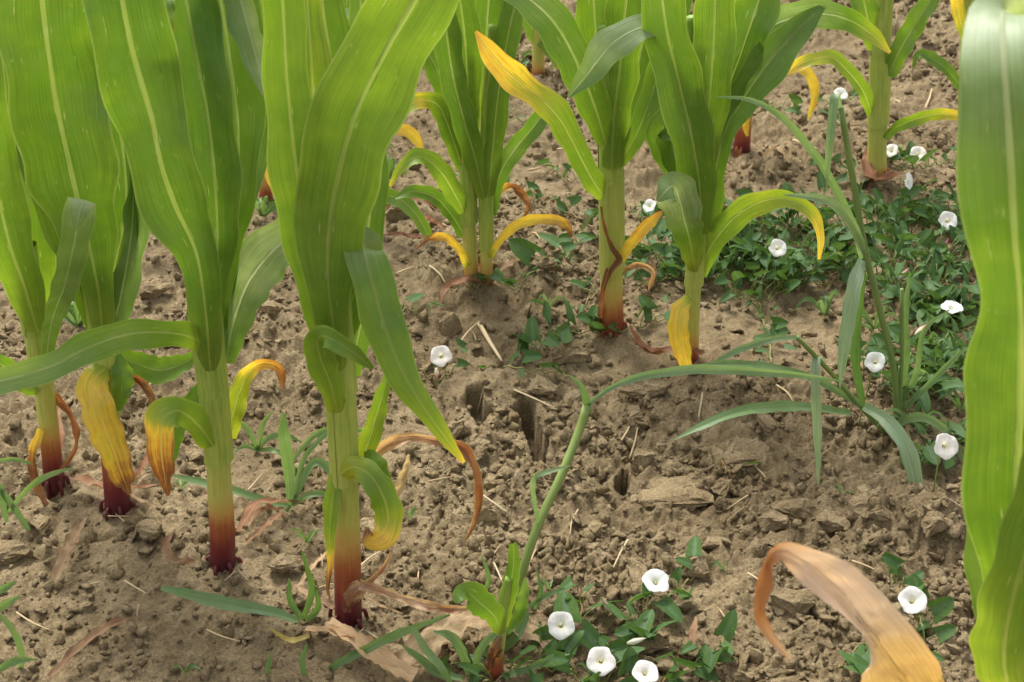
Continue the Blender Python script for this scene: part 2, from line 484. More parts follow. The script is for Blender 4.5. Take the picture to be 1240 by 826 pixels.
def sheet(name, rows, mat, root, nseg=30, ncr=9, ruffle=.1, waves=5, seed=0, ref='view', midrib=None, edge_age=.0, mid_age=.0):
    """a leaf blade. rows: (x,y,z, width, roll, fold, age). The blade is a curved strip with channel, ruffled
    margins and a raised midrib (its own child mesh)."""
    R, q = catmull(rows, nseg)
    rng = np.random.RandomState(seed)
    C = R[:, :3]
    w = np.maximum(R[:, 3], .0004)
    if mat is not M_GRASS:
        w = w * np.where(R[:, 6] > .7, .42 + .75 * vnoise(q * 70 + seed % 31, q * 0 + .5, seed % 40), 1)
    roll, fold, age = np.radians(R[:, 4]), R[:, 5], R[:, 6]
    fq = q / max(q[-1], 1e-6)
    if ref == 'view':
        k3 = rng.rand(3) * 6.28
        roll = roll + np.radians(9) * np.clip(fq / .25, 0, 1) * (np.sin(7 * fq + k3[0]) + .5 * np.sin(15 * fq + k3[1]))
        fold = fold + .12 * np.clip(fq / .2, 0, 1) * np.sin(10 * fq + k3[2])
    fold = fold + np.where(age > .7, .35, 0) * np.sign(fold + 1e-6)
    t = nrm(np.gradient(C, axis=0))
    if ref == 'view':
        v = nrm(C - np.array(CAM))
    else:
        v = np.tile(np.array([0, 0, -1.0]), (len(C), 1))
    s = nrm(np.cross(t, v))
    for i in range(1, len(s)):
        if np.dot(s[i], s[i - 1]) < 0: s[i] = -s[i]
    for _ in range(2):                                     # even out twists at sharp bends
        s[1:-1] = nrm(s[:-2] + 2 * s[1:-1] + s[2:])
    b = np.cross(t, s)
    s = s * np.cos(roll)[:, None] + b * np.sin(roll)[:, None]
    nn = nrm(np.cross(s, t))
    flip = np.sign((nn * (-v)).sum(1).mean()) or 1
    nn = nn * flip                                        # towards the viewer side
    us = np.linspace(-1, 1, ncr)
    rw = np.minimum(midrib * .62, w * .075) if midrib else None
    if midrib:                                            # the blade is two halves, the rib sits between them
        h_ = np.linspace(0, 1, (ncr + 1) // 2)
        us = np.concatenate([-h_[::-1], h_]); ncr = len(us)
    mid = ncr // 2
    L = q[-1]
    ph1, ph2 = rng.rand(2) * 6.28
    k1, k2 = 2 * math.pi * waves * (.8 + .4 * rng.rand(2))
    f = q / max(L, 1e-6)
    ends = np.clip(np.minimum(f / .12, 1), 0, 1)
    V, UV, AG = [], [], []
    xs, ys = np.meshgrid(us * 3.2 + seed % 97, q / max(L, 1e-6) * (6 + 90 * L))
    CR = (fbm(xs, ys, 3 + seed % 50, 3) - .5) * 2
    crum = np.interp(age, [.5, .62, .75, 1], [.05, .14, .5, .34]) if mat is not M_TAN else np.full(len(C), .22)
    if mat is M_DRY: crum = np.full(len(C), .5) * (1 if mat is not M_GRASS else .4)
    gA, gB = 9 + 5 * rng.rand(2)
    for i in range(len(C)):
        for ju, u in enumerate(us):
            if midrib:
                m_ = min(.9, rw[i] / w[i] * .96)
                u = math.copysign(m_ + (1 - m_) * abs(u), -1 if ju < mid else 1)
            au = abs(u)
            mod = 1 + .075 * ends[i] * (math.sin(gA * f[i] * 3 + ph2) if u < 0 else math.sin(gB * f[i] * 3 + ph1))
            ruf = crum[i] * CR[i, ju] + ruffle * ends[i] * au ** 2.5 * (math.sin(k1 * f[i] + ph1) if u < 0 else math.sin(k2 * f[i] + ph2))
            d = s[i] * (u * mod * w[i] / 2 * math.cos(min(1.2, abs(fold[i]) * .6))) + nn[i] * (w[i] / 2) * (fold[i] * au ** (1.4 if fold[i] > 0 else 2.1) + ruf)
            V.append(C[i] + d)
            UV.append((u * .5 + .5, q[i] * 8))
            AG.append(age[i] + edge_age * au ** 4 + mid_age * (1 - au) ** 2 * f[i])
    V = np.array(V)
    F = []
    for i in range(len(C) - 1):
        for j in range(ncr - 1):
            if midrib and j == mid - 1: continue
            a = i * ncr + j
            F.append((a, a + 1, a + ncr + 1, a + ncr))
    org = np.array(root.location) if root is not None else np.zeros(3)
    o = mesh_obj(name, V - org, F, mat, root, UV, {'age': AG})
    if midrib:
        Vm, Fm, Um, Am = [], [], [], []
        prof = [(-1, -.02), (-.5, .30), (0, .40), (.5, .30), (1, -.02)]
        k = len(prof)
        for i in range(len(C)):
            m_ = min(.9, rw[i] / w[i])
            e_ = nn[i] * (w[i] / 2) * fold[i] * m_ ** (1.4 if fold[i] > 0 else 2.1)
            for (pu, pn) in prof:
                Vm.append(C[i] + s[i] * pu * rw[i] / 2 + e_ * abs(pu) + nn[i] * pn * rw[i] / 2)
                Um.append((pu * .5 + .5, q[i] * 8)); Am.append(age[i])
        for i in range(len(C) - 1):
            for j in range(k - 1):
                a = i * k + j
                Fm.append((a, a + 1, a + k + 1, a + k))
        mesh_obj('midrib', np.array(Vm) - org, Fm, M_RIB if mat is M_LEAF else mat, o, Um, {'age': Am})
    return o

def vrows(Y, pts, wk=1.0, ak=0.0):
    """photo-pixel control points (px,py,width_px,depth offset,roll,fold,age) -> 3-D rows at a plant's own depth"""
    out = []
    for (px, py, w, dy, roll, fold, age) in carry(pts):
        P = at(px, py, Y + dy)
        out.append((*P, w * mpp(P) * wk, roll, fold, age + ak))
    return out

def grows(pts, lift=.006):
    """the same for a blade lying on the soil: 4th value is height above the soil"""
    out = []
    for (px, py, w, dz, roll, fold, age) in carry(pts):
        P = gnd(px, py)
        P.z = max(hz(P.x, P.y), P.z - .004) + lift + dz
        out.append((*P, w * mpp(P), roll, fold, age))
    return out

def tube(name, path, rad, mat, root, n=10, attr='age', vals=None, ell=1.0, nseg=None, cap=True, smooth_path=True):
    rows = [(*p, r, v) for p, r, v in zip(path, rad, vals if vals is not None else [0] * len(path))]
    if smooth_path:
        R, q = catmull(rows, nseg or max(4, 4 * (len(path) - 1)))
    else:
        R = np.array(rows); q = np.concatenate([[0], np.cumsum(np.linalg.norm(np.diff(R[:, :3], axis=0), axis=1))])
    C, r, val = R[:, :3], np.maximum(R[:, 3], .0002), R[:, 4]
    t = nrm(np.gradient(C, axis=0))
    a0 = np.array([0, 1.0, 0]) if abs(t[0][1]) < .8 else np.array([1.0, 0, 0])
    V, UV, A, F = [], [], [], []
    e1 = a0
    for i in range(len(C)):
        e1 = e1 - t[i] * np.dot(e1, t[i]); e1 = e1 / np.linalg.norm(e1)
        e2 = np.cross(t[i], e1)
        for j in range(n):
            an = 2 * math.pi * j / n
            V.append(C[i] + r[i] * (math.cos(an) * e1 * ell + math.sin(an) * e2))
            UV.append((j / n, q[i] * 8)); A.append(val[i])
    for i in range(len(C) - 1):
        for j in range(n):
            a = i * n + j; b = i * n + (j + 1) % n
            F.append((a, b, b + n, a + n))
    if cap:
        F.append(tuple(range(n))[::-1]); F.append(tuple(range((len(C) - 1) * n, len(C) * n)))
    org = np.array(root.location) if root is not None else np.zeros(3)
    return mesh_obj(name, np.array(V) - org, F, mat, root, UV, {attr: A})

# ------------------------------------------------------------------ ground
def build_ground():
    nu, nvv = 880, 800
    # depth rows: spacing grows with distance; columns fan out with depth, far skirts reach the horizon
    yy = .62 * (3.75 / .62) ** np.linspace(0, 1, nvv)
    y_near = np.array([-30, -12, -5, -2, -.8, -.2, .15, .38, .52, .58])
    y_far = np.array([3.79, 3.86, 4.0, 4.3, 5, 6.5, 9, 14, 25, 45, 80, 150.])
    Ys = np.concatenate([y_near, yy, y_far])
    uu = np.linspace(-1, 1, nu)
    u_out = np.array([1.004, 1.01, 1.03, 1.08, 1.2, 1.5, 2.2, 4, 8, 18, 45])
    Us = np.concatenate([-u_out[::-1], uu, u_out])
    W = .30 + .39 * np.clip(Ys, .4, 4.3)
    W = np.where(Ys > 4.3, W + (Ys - 4.3) * .2, W)
    X = Us[None, :] * W[:, None]
    Y = np.repeat(Ys[:, None], len(Us), 1)
    Z = np.zeros_like(X)
    step = 60
    for i in range(0, len(Ys), step):
        Z[i:i + step] = hfull(X[i:i + step], Y[i:i + step])
    dX = np.maximum(np.abs(np.diff(X, axis=1)), 1e-5); dY = np.maximum(np.diff(Y, axis=0), 1e-5)
    for _ in range(14):
        for st in (1.15,):
            Z[:, 1:] = np.minimum(Z[:, 1:], Z[:, :-1] + st * dX); Z[:, :-1] = np.minimum(Z[:, :-1], Z[:, 1:] + st * dX)
            Z[1:] = np.minimum(Z[1:], Z[:-1] + st * dY); Z[:-1] = np.minimum(Z[:-1], Z[1:] + st * dY)
    Z = carve(X, Y, Z)
    inner = (np.abs(Us)[None, :] < 2.5) & ((Ys > -1) & (Ys < 7))[:, None]
    Z = np.where(inner, Z, hmacro(X, Y))
    GRID.update(z=Z[len(y_near):len(y_near) + nvv, len(u_out):len(u_out) + nu], nu=nu, nv=nvv)
    ny, nx = X.shape
    V = np.stack([X, Y, Z], -1).reshape(-1, 3).astype(np.float32)
    a = (np.arange(ny - 1)[:, None] * nx + np.arange(nx - 1)[None, :]).ravel()
    Fq = np.stack([a, a + 1, a + nx + 1, a + nx], 1).astype(np.int32)
    me = bpy.data.meshes.new('ground')
    me.vertices.add(len(V)); me.vertices.foreach_set('co', V.ravel())
    me.loops.add(Fq.size); me.loops.foreach_set('vertex_index', Fq.ravel())
    me.polygons.add(len(Fq)); me.polygons.foreach_set('loop_start', np.arange(0, Fq.size, 4, dtype=np.int32))
    me.polygons.foreach_set('use_smooth', np.ones(len(Fq), bool))
    me.update(calc_edges=True)
    me.materials.append(M_SOIL)
    o = bpy.data.objects.new('ground', me)
    COL.objects.link(o)
    o['kind'] = 'structure'
    return o
GROUND = build_ground()

def clod_mesh(name, seed, npts=16, sub=2, flat=.6, jit=.035, mat=None):
    rng = random.Random(seed)
    bm = bmesh.new()
    for _ in range(npts):
        v = Vector((rng.gauss(0, 1), rng.gauss(0, 1), rng.gauss(0, 1))).normalized() * (.6 + .5 * rng.random())
        bm.verts.new((v.x, v.y * (.7 + .2 * rng.random()), v.z * flat))
    r = bmesh.ops.convex_hull(bm, input=bm.verts)
    bmesh.ops.delete(bm, geom=list({g for g in r['geom_interior'] + r['geom_unused'] if isinstance(g, bmesh.types.BMVert)}), context='VERTS')
    if sub:
        bmesh.ops.subdivide_edges(bm, edges=bm.edges, cuts=1, use_grid_fill=True)
        bmesh.ops.smooth_vert(bm, verts=bm.verts, factor=.12, use_axis_x=True, use_axis_y=True, use_axis_z=True)
    if sub > 1:
        bmesh.ops.subdivide_edges(bm, edges=bm.edges, cuts=1, use_grid_fill=True)
        bmesh.ops.smooth_vert(bm, verts=bm.verts, factor=.12, use_axis_x=True, use_axis_y=True, use_axis_z=True)
    bmesh.ops.triangulate(bm, faces=bm.faces)
    for v in bm.verts:
        v.co += Vector((rng.gauss(0, 1), rng.gauss(0, 1), rng.gauss(0, 1))) * jit
    me = bpy.data.meshes.new(name)
    bm.to_mesh(me); bm.free()
    me.materials.append(mat or M_CLOD)
    return me

RNG = random.Random(4)
NP = np.random.RandomState(8)

def soil_roughness(x, y):
    return sstep(.34, .66, fbm(x * 3.1 + 9, y * 3.1 + 2, 77, 3) + .10 * sstep(-.1, .5, x) - .06 * sstep(.2, -.5, x) * sstep(1.3, .3, y))

def scatter(n, seed, bias=1.0, y0=.66, y1=3.5):
    rng = np.random.RandomState(seed)
    out = []
    while len(out) < n:
        y = y0 * (y1 / y0) ** rng.rand(4000)
        x = (rng.rand(4000) * 2 - 1) * (.16 + .375 * y)
        r = soil_roughness(x, y)
        clump = fbm(x * 9, y * 9, 132, 2)
        cd = np.full(4000, 9.0)
        for pts, wid, dep in CRK[:3]:
            for a, b in zip(pts[:-1], pts[1:]):
                cd = np.minimum(cd, seg_d(x, y, a, b)[0] - wid)
        k = (cd > .008) & (rng.rand(4000) < (.12 + .88 * r) * sstep(.3, .6, clump) * bias)
        out += list(zip(x[k], y[k]))
    return np.array(out[:n])

# pieces one can pick out: one object each, children of the ground
CL_MESH = [clod_mesh('clod', 300 + i, 11, 2, .55 + .3 * RNG.random()) for i in range(12)]
pos = scatter(300, 21)
zz = hzs(pos[:, 0], pos[:, 1])
for i, ((x, y), z) in enumerate(zip(pos, zz)):
    o = bpy.data.objects.new('clod', CL_MESH[i % 12])
    COL.objects.link(o); o.parent = GROUND
    s = (.0135 + .021 * RNG.random() ** 2) * (.85 + .25 * y / 2)
    o.location = (x, y, z + s * .12)
    o.scale = (s, s, s)
    o.rotation_euler = (RNG.uniform(-.5, .5), RNG.uniform(-.5, .5), RNG.uniform(0, 6.28))

# crumbs: too many and too small to pick apart
def build_crumbs():
    temps = []
    for i in range(10):
        me = clod_mesh('tmp', 700 + i, 9, 1 if i < 4 else 0, .75, .05)
        v = np.empty(len(me.vertices) * 3, np.float32); me.vertices.foreach_get('co', v)
        f = np.array([p.vertices[:] for p in me.polygons], np.int32)
        temps.append((v.reshape(-1, 3), f)); bpy.data.meshes.remove(me)
    P = scatter(17000, 33)
    P2 = np.stack([(NP.rand(7000) * 2 - 1), .66 * (3.3 / .66) ** NP.rand(7000)], 1)
    P2[:, 0] *= (.16 + .375 * P2[:, 1])
    P = np.vstack([P, P2])
    Z = hzs(P[:, 0], P[:, 1])
    Vs, Fs, off = [], [], 0
    for (x, y), z in zip(P, Z):
        big = NP.rand() < .26
        v, f = temps[NP.randint(0, 4) if big else NP.randint(4, 10)]
        s = (.0056 + .0080 * NP.rand() ** 1.5 if big else .0022 + .0036 * NP.rand() ** 1.5) * (.75 + .25 * y)
        a, b = NP.rand() * 6.28, NP.rand() * 6.28
        ca, sa, cb, sb = math.cos(a), math.sin(a), math.cos(b), math.sin(b)
        M = np.array([[ca, -sa * cb, sa * sb], [sa, ca * cb, -ca * sb], [0, sb, cb]]) * s
        Vs.append(v @ M.T + (x, y, z + s * .25)); Fs.append(f + off); off += len(v)
    V = np.concatenate(Vs).astype(np.float32); F = np.concatenate(Fs)
    me = bpy.data.meshes.new('soil_crumbs')
    me.vertices.add(len(V)); me.vertices.foreach_set('co', V.ravel())
    me.loops.add(F.size); me.loops.foreach_set('vertex_index', F.ravel())
    me.polygons.add(len(F)); me.polygons.foreach_set('loop_start', np.arange(0, F.size, 3, dtype=np.int32))
    me.update(calc_edges=True)
    me.materials.append(M_CLOD)
    o = bpy.data.objects.new('soil_crumbs', me)
    COL.objects.link(o); o.parent = GROUND
    o['kind'] = 'stuff'
build_crumbs()

# clods and slabs big enough to be told apart one by one
BIGCLOD = [
    (838, 686, 46, 30, .55, 'pale flat-topped soil slab with a sharp front edge below the cracked crust', 'st'),
    (962, 733, 58, 26, .6, 'long brown soil clod beside the curled tan dry leaf', 'cl'),
    (905, 545, 62, 34, .4, 'broad cracked crust slab in front of the large grass clump', 'cl'),
    (810, 600, 110, 44, .22, 'wide pale crust plate lying beside the short forked crack', 'st'),
    (545, 393, 36, 40, .8, 'rounded soil lump standing above the lone bindweed flower', 'cl'),
    (780, 472, 60, 26, .5, 'flat soil slab in the rubble under the long grass blade', 'cl'),
    (960, 618, 50, 26, .6, 'chunky soil clod in front of the drooping grass blades', 'cl'),
    (1010, 630, 44, 28, .7, 'blocky soil clod tucked under the hanging grass blade', 'cl'),
    (825, 480, 26, 26, .8, 'upright knobbly soil clod under the yellow hanging maize leaf', 'cl'),
    (655, 470, 34, 34, .75, 'rounded soil lump at the head of the deep dark crack', 'cl'),
    (240, 548, 34, 22, .5, 'flaky soil clod between the two red-based stalks', 'cl'),
    (345, 683, 50, 22, .4, 'flat grey soil flake beside the tallest front maize stalk', 'cl'),
    (52, 633, 26, 18, .5, 'small pale soil flake below the grass at the field edge', 'st'),
    (455, 640, 50, 24, .22, 'smooth pale crust plate behind the pinkish dry basal leaf', 'st'),
    (180, 640, 44, 26, .5, 'cracked soil clod in front of the stalk with the yellow leaf', 'cl'),
    (865, 660, 34, 18, .6, 'small angular soil clod behind the pale flat-topped slab', 'cl'),
    (330, 375, 40, 22, .6, 'brown soil clod behind the bluish folded maize leaf', 'cl'),
    (185, 350, 44, 26, .6, 'dark soil lump between the two broad-leaved stalks', 'cl'),
]
for i, (px, py, wx, wy, fl, lab, kind) in enumerate(BIGCLOD):
    P = gnd(px, py)
    me = clod_mesh('soil_clod', 900 + i * 7, 15, 2, fl, .03, M_STONE if kind == 'st' else M_CLOD)
    o = bpy.data.objects.new('soil_clod', me); COL.objects.link(o)
    k = mpp(P)
    s = wx * k * .62
    o.scale = (s, min(wy * k * 1.1, s * 1.3), s)
    o.rotation_euler = (RNG.uniform(-.12, .12), RNG.uniform(-.12, .12), RNG.uniform(-.3, .3))
    o.location = (P.x, P.y, P.z + s * fl * .1)
    tag(o, lab, 'clod')

# ------------------------------------------------------------------ maize
def wig(rng, s):
    return rng.uniform(-s, s)

class Plant:
    def __init__(self, px, py, label, group='maize plants standing in rows', kind='maize_plant', cat='maize'):
        self.base = gnd(px, py)
        self.base.z -= .006
        self.Y = self.base.y
        self.root = thing(kind, label, cat, self.base, group)
        self.seed = int(px * 13 + py * 7)
    def stalk(self, pts, nodes=(), red=None, name='stalk'):
        """pts (px,py,w) bottom to top; red: list of pigment values per point (1 wine red .. 0 green)"""
        path, rad, val = [], [], []
        for i, (px, py, w) in enumerate(pts):
            P = at(px, py, self.Y)
            path.append(P); rad.append(w * mpp(P) / 2); val.append(red[i])
        low = path[0].copy(); low.z -= .03
        path.insert(0, low); rad.insert(0, rad[0]); val.insert(0, 1.0)
        o = tube(name, path, rad, M_STALK, self.root, 16, 'red', val, nseg=10 * len(path))
        return o
    def sheath(self, p0, p1, w0, w1, red0=.2, red1=.05, slant=.25, seed=0):
        """leaf sheath wrapped round the stalk between two pixel points, with an overlapping open margin and slanting hem"""
        A, B = at(p0[0], p0[1], self.Y), at(p1[0], p1[1], self.Y)
        r0, r1 = w0 * mpp(A) / 2, w1 * mpp(B) / 2
        ns, n = 10, 20
        V, UV, R, F = [], [], [], []
        ax = (B - A).normalized()
        e1 = Vector((0, -1, 0)); e1 = (e1 - ax * e1.dot(ax)).normalized(); e2 = ax.cross(e1)
        th0 = (self.seed + seed) % 7 * .9
        for i in range(ns + 1):
            f = i / ns
            r = r0 + (r1 - r0) * f
            if i == 0: r *= 1.05
            for j in range(n + 1):
                g = j / n
                an = th0 + g * 2 * math.pi * 1.07
                rr = r * (1 + .05 * g)
                off = slant * r1 * math.sin(an) * f ** 4 - (.6 * r0 * math.cos(an * 2 + 1) * .25 * (1 - f) ** 5)
                P = A.lerp(B, f) + ax * off + (e1 * math.cos(an) + e2 * math.sin(an)) * rr
                V.append(P - self.base); UV.append((g, f * .8)); R.append(red0 + (red1 - red0) * f)
        for i in range(ns):
            for j in range(n):
                a = i * (n + 1) + j
                F.append((a, a + 1, a + n + 2, a + n + 1))
        return mesh_obj('sheath', V, F, M_STALK, self.root, UV, {'red': R})
    def leaf(self, pts, nseg=36, ruffle=.24, waves=3.6, midrib=.0055, name='leaf', mat=None, label=None, edge=.05, ncr=9, seed=None, mid=0.0):
        self.seed += 31
        q = carry(pts)
        if q[0][5] <= -.25:
            f = list(q[0]); f[2] *= .82
            wm = f[2] * mpp(at(f[0], f[1], self.Y))
            f[3] = min(f[3] * .55, -.66 * wm) if f[3] < 0 else f[3] * .55
            if f[6] < .3: f[6] += .2
            q[0] = tuple(f)
            f = list(q[1]); f[3] *= .8
            if f[6] < .3: f[6] += .08
            q[1] = tuple(f)
        pts = q
        if max(c[6] for c in pts) > .7: nseg = max(nseg, 52)
        o = sheet(name, vrows(self.Y, pts), mat or M_LEAF, self.root, nseg, ncr, ruffle, waves, seed if seed is not None else self.seed, 'view', midrib, edge, mid)
        if label: o['label'] = label
        return o
    def roots(self, w, n=6, red=.95):
        rng = random.Random(self.seed)
        r = w * mpp(self.base) / 2
        for i in range(n):
            a = 6.283 * i / n + rng.uniform(-.3, .3)
            d = Vector((math.cos(a), math.sin(a), 0))
            hh = .000 + .007 * rng.random()
            p0 = self.base + d * r * .8 + Vector((0, 0, hh + .004))
            p1 = self.base + d * r * 1.12 + Vector((0, 0, hh))
            p2 = self.base + d * r * 1.35 + Vector((0, 0, -.02))
            tube('brace_root', [p0, p1, p2], [.0016, .0022, .0018], M_STALK, self.root, 7, 'red', [red, red, red], nseg=6)
    def basal(self, pts, ncr=7, ruffle=.35, waves=3, label=None):
        """withered lowest leaf collapsed on the soil"""
        self.seed += 17
        rows = grows(pts)
        o = sheet('withered_leaf', rows, M_DRY, self.root, 22, ncr, ruffle, waves, self.seed, 'up', None, .1)
        if label: o['label'] = label
        return o

# point tuple: px, py, width, depth offset, roll, fold, age
# ---- front row -----------------------------------------------------
p = Plant(66, 580, 'maize plant with slender red-footed stalk at the open end of the front row')
p.stalk([(66, 582, 25), (62, 545, 24), (57, 500, 24), (49, 440, 23), (40, 385, 22), (30, 320, 19), (18, 240, 14)], red=[1, .78, .36, .24, .18, .1, 0])
p.sheath((52, 462), (42, 398), 27, 27, .22, .12); p.sheath((42, 400), (27, 300), 29, 34, .12, .0, .3, 2); p.roots(26)
p.leaf([(46, 402, 34, -.02, 0, -.6), (30, 350, 48, -.03, 0, -.4), (10, 290, 58, -.04, 10, .2), (-8, 210, 62, -.05), (-28, 110, 66, -.06), (-50, -20, 60, -.05), (-66, -130, 20, 0)])
p.leaf([(40, 392, 32, .02, 0, -.5), (42, 330, 48, .02, 0, .2), (30, 250, 62, .02, 0, .25), (14, 160, 70, .03), (4, 60, 72, .04), (0, -40, 60, .05), (-8, -150, 10, .07)])
p.leaf([(56, 436, 14, -.02, 20, .5, -.05), (62, 392, 22, -.06, 25, .5), (78, 345, 32, -.11, 10, .4, -.1), (90, 292, 36, -.15, 0, .3, -.15), (97, 252, 36, -.165, 0, .2, -.3), (100, 239, 34, -.175, 0, .1, -.35), (96, 258, 20, -.185, 0, .1, -.25), (92, 280, 3, -.185)], ruffle=.06)
p.leaf([(50, 520, 10, -.014, 30, .4, .5), (40, 560, 13, -.02, 20, .4, .75), (58, 615, 9, -.035, 0, .4, .85), (85, 632, 3, -.05)], midrib=None, ruffle=.3, label='withered brown lowest leaf')
p.leaf([(54, 470, 12, .01, 0, .4, .72), (84, 500, 11, 0, 0, .4, .8), (92, 540, 10, -.01), (70, 575, 3, -.02)], midrib=None, ruffle=.3)
p.basal([(90, 584, 12, .004, 0, .5, .4), (130, 600, 13, .01), (165, 596, 9, .004), (190, 588, 2, 0)])
p.leaf([(48, 470, 26, -.015, 0, -.7, 0), (25, 462, 26, -.02, 10, .2), (0, 440, 24, -.03, 0, .2), (-25, 425, 5, -.03)])

p = Plant(142, 608, 'maize plant with bright yellow drooping lower leaf hanging over its dark red foot')
p.stalk([(143, 612, 31), (139, 575, 29), (134, 530, 27), (129, 470, 26), (123, 400, 25), (115, 320, 22), (105, 240, 16)], red=[1, .85, .58, .34, .2, .1, 0])
p.sheath((131, 500), (123, 395), 30, 31, .3, .12); p.sheath((124, 398), (112, 300), 33, 44, .1, .0, .3, 3); p.roots(34)
p.leaf([(125, 410, 30, -.03, 0, -.7), (120, 360, 38, -.04, 0, -.5), (112, 315, 56, -.042, 0, -.2), (100, 265, 82, -.045, 0, .12), (82, 190, 112, -.05, 0, .16), (64, 100, 120, -.05), (51, 0, 112, -.05, 0, .2), (42, -110, 90, -.04), (32, -230, 14, 0)], nseg=44, ruffle=.26, waves=3.2, midrib=.0075)
p.leaf([(128, 396, 22, .02, 0, -.3), (136, 335, 32, .02, -10, .3), (152, 250, 52, .025, -15, .35), (146, 160, 60, .03), (128, 60, 66, .03), (110, -40, 56, .04), (90, -160, 10, .05)])
p.leaf([(134, 404, 22, .0, 0, .3, -.12), (146, 360, 34, .005, 20, .5, -.18), (158, 290, 36, .01, 30, .5, -.2), (162, 230, 30, .02, 30, .4, -.1), (166, 150, 14, .03), (168, 110, 3, .04)])
p.leaf([(118, 400, 24, .0, 0, .3, 0), (100, 340, 40, .0, 20, .4, .02), (72, 270, 52, .0, 15, .4, .1), (50, 190, 56, .01, 0, .3, .02), (30, 100, 50, .02), (15, 0, 40, .03), (0, -110, 6, .04)])
p.leaf([(128, 445, 30, -.02, 0, -.6, .12), (113, 462, 36, -.035, 0, -.1, .5), (117, 490, 40, -.045, 10, .1, .53), (131, 530, 40, -.05, -8, .12, .53), (144, 565, 32, -.05, 0, .2, .60), (153, 588, 20, -.045, 0, .3, .72), (157, 598, 6, -.04)], edge=.1, ruffle=.16, mid=.09, label='bright yellow drooping leaf with brown tip')
p.leaf([(140, 430, 16, 0, 0, .3, .0), (148, 455, 26, -.01, 0, .3), (146, 480, 20, -.015, 0, .3), (144, 498, 4, -.015)], midrib=None)
p.leaf([(140, 455, 9, .01, 0, .5, .7), (165, 458, 13, .0, 0, .6, .78), (182, 480, 12, -.005, 0, .6, .8), (188, 515, 7, -.01, 0, .6, .84), (184, 545, 3, -.02)], midrib=None, ruffle=.35, mat=M_LEAF, label='rolled russet withered leaf')
p.leaf([(138, 425, 18, .03, 0, .2, 0), (165, 440, 30, .03, 0, .25), (195, 448, 34, .03, 0, .3), (222, 440, 24, .03), (240, 425, 5, .03)], ruffle=.05)
p.basal([(155, 600, 6, .002, 0, .5, .2), (172, 612, 7, .004), (196, 615, 2, 0)])

p = Plant(270, 676, 'maize plant with one broad leaf reaching sideways and a curled yellow-brown leaf below it')
p.stalk([(270, 680, 31), (269, 640, 31), (266, 590, 30), (262, 520, 30), (256, 450, 30), (249, 390, 28), (238, 320, 24), (225, 240, 16)], red=[1, .8, .40, .24, .2, .15, .1, 0])
p.sheath((265, 556), (258, 470), 34, 36, .18, .1); p.sheath((259, 474), (247, 372), 36, 42, .12, .02, .3, 4); p.roots(35)
p.leaf([(255, 450, 36, -.03, 0, -.75), (251, 400, 40, -.035, 0, -.6), (245, 345, 44, -.04, 0, -.4), (235, 298, 56, -.042, 8, -.1), (212, 248, 80, -.045, 0, .1), (194, 195, 84, -.05, 0, .16), (183, 140, 90, -.05), (160, 60, 100, -.05), (146, -10, 100, -.05, 0, .2), (125, -120, 84, -.04), (105, -240, 12, 0)], nseg=54, ruffle=.22, waves=3.2, midrib=.0075)
p.leaf([(256, 410, 28, .0, 0, -.3), (260, 345, 34, .0, 0, -.1), (263, 290, 48, .0, 0, .2), (260, 220, 64, .0, 0, .25), (251, 140, 72, .01), (236, 60, 76, .02), (220, -30, 64, .03), (200, -160, 10, .05)], nseg=44, ruffle=.24)
p.leaf([(262, 415, 24, .02, 0, .0, -.02), (267, 350, 28, .02, -10, .2), (274, 300, 38, .02, -15, .35), (285, 240, 52, .025, -15, .35), (288, 160, 64, .03, -10, .3), (278, 70, 78, .04, 0, .3), (262, -30, 70, .05), (240, -170, 10, .07)], nseg=44)
p.leaf([(266, 420, 18, .03, 0, .2, -.05), (276, 350, 24, .04, -30, .5), (291, 280, 36, .05, -35, .5, -.08), (304, 200, 44, .06, -30, .4), (309, 100, 46, .07), (302, -10, 36, .08), (285, -120, 6, .1)])
p.leaf([(190, -70, 50, .03, 0, .2, .02), (186, -20, 58, .0, 0, .15, .1), (190, 20, 46, -.02, 0, .2, .22), (200, 46, 22, -.03, 0, .3, .42), (205, 55, 5, -.03, 0, .3, .5)], ruffle=.06)
p.leaf([(255, -90, 34, .03, 0, .3, -.2), (285, -20, 40, .03, 15, .4, -.25), (303, 40, 40, .02, 25, .5, -.3), (314, 85, 26, .01, 25, .5, -.3), (320, 116, 4, 0)], ruffle=.08)
p.leaf([(252, 425, 30, -.02, 0, -.5, 0), (232, 408, 34, -.04, -10, -.1, .02), (190, 402, 40, -.06, -25, .1, -.05), (148, 406, 44, -.08, -28, .15, -.10), (108, 420, 40, -.10, -25, .15, -.05), (70, 440, 34, -.11, -15, .25, -.12), (25, 455, 34, -.12, -10, .3, -.15), (-30, 470, 34, -.12, 0, .3), (-90, 505, 6, -.12)], nseg=40, ruffle=.08)
p.leaf([(274, 440, 24, .02, 0, -.3, -.1), (281, 395, 42, .03, 0, .3, -.22), (298, 345, 58, .04, 10, .35, -.28), (325, 308, 62, .05, 0, .3, -.28), (352, 285, 52, .06, 0, .25, -.25), (375, 268, 40, .07, 0, .2, -.2), (405, 245, 6, .08)], nseg=36, ruffle=.08)
p.leaf([(274, 530, 30, .015, 0, -.3, .16), (284, 492, 28, .02, 0, .35, .22), (298, 456, 20, .02, 0, .4, .42), (315, 441, 14, .02, 10, .4, .62), (334, 443, 13, .015, 0, .4, .66), (342, 458, 10, .01, 0, .4, .72), (341, 472, 2, 0)], ruffle=.2, label='yellow leaf with arching orange tip')
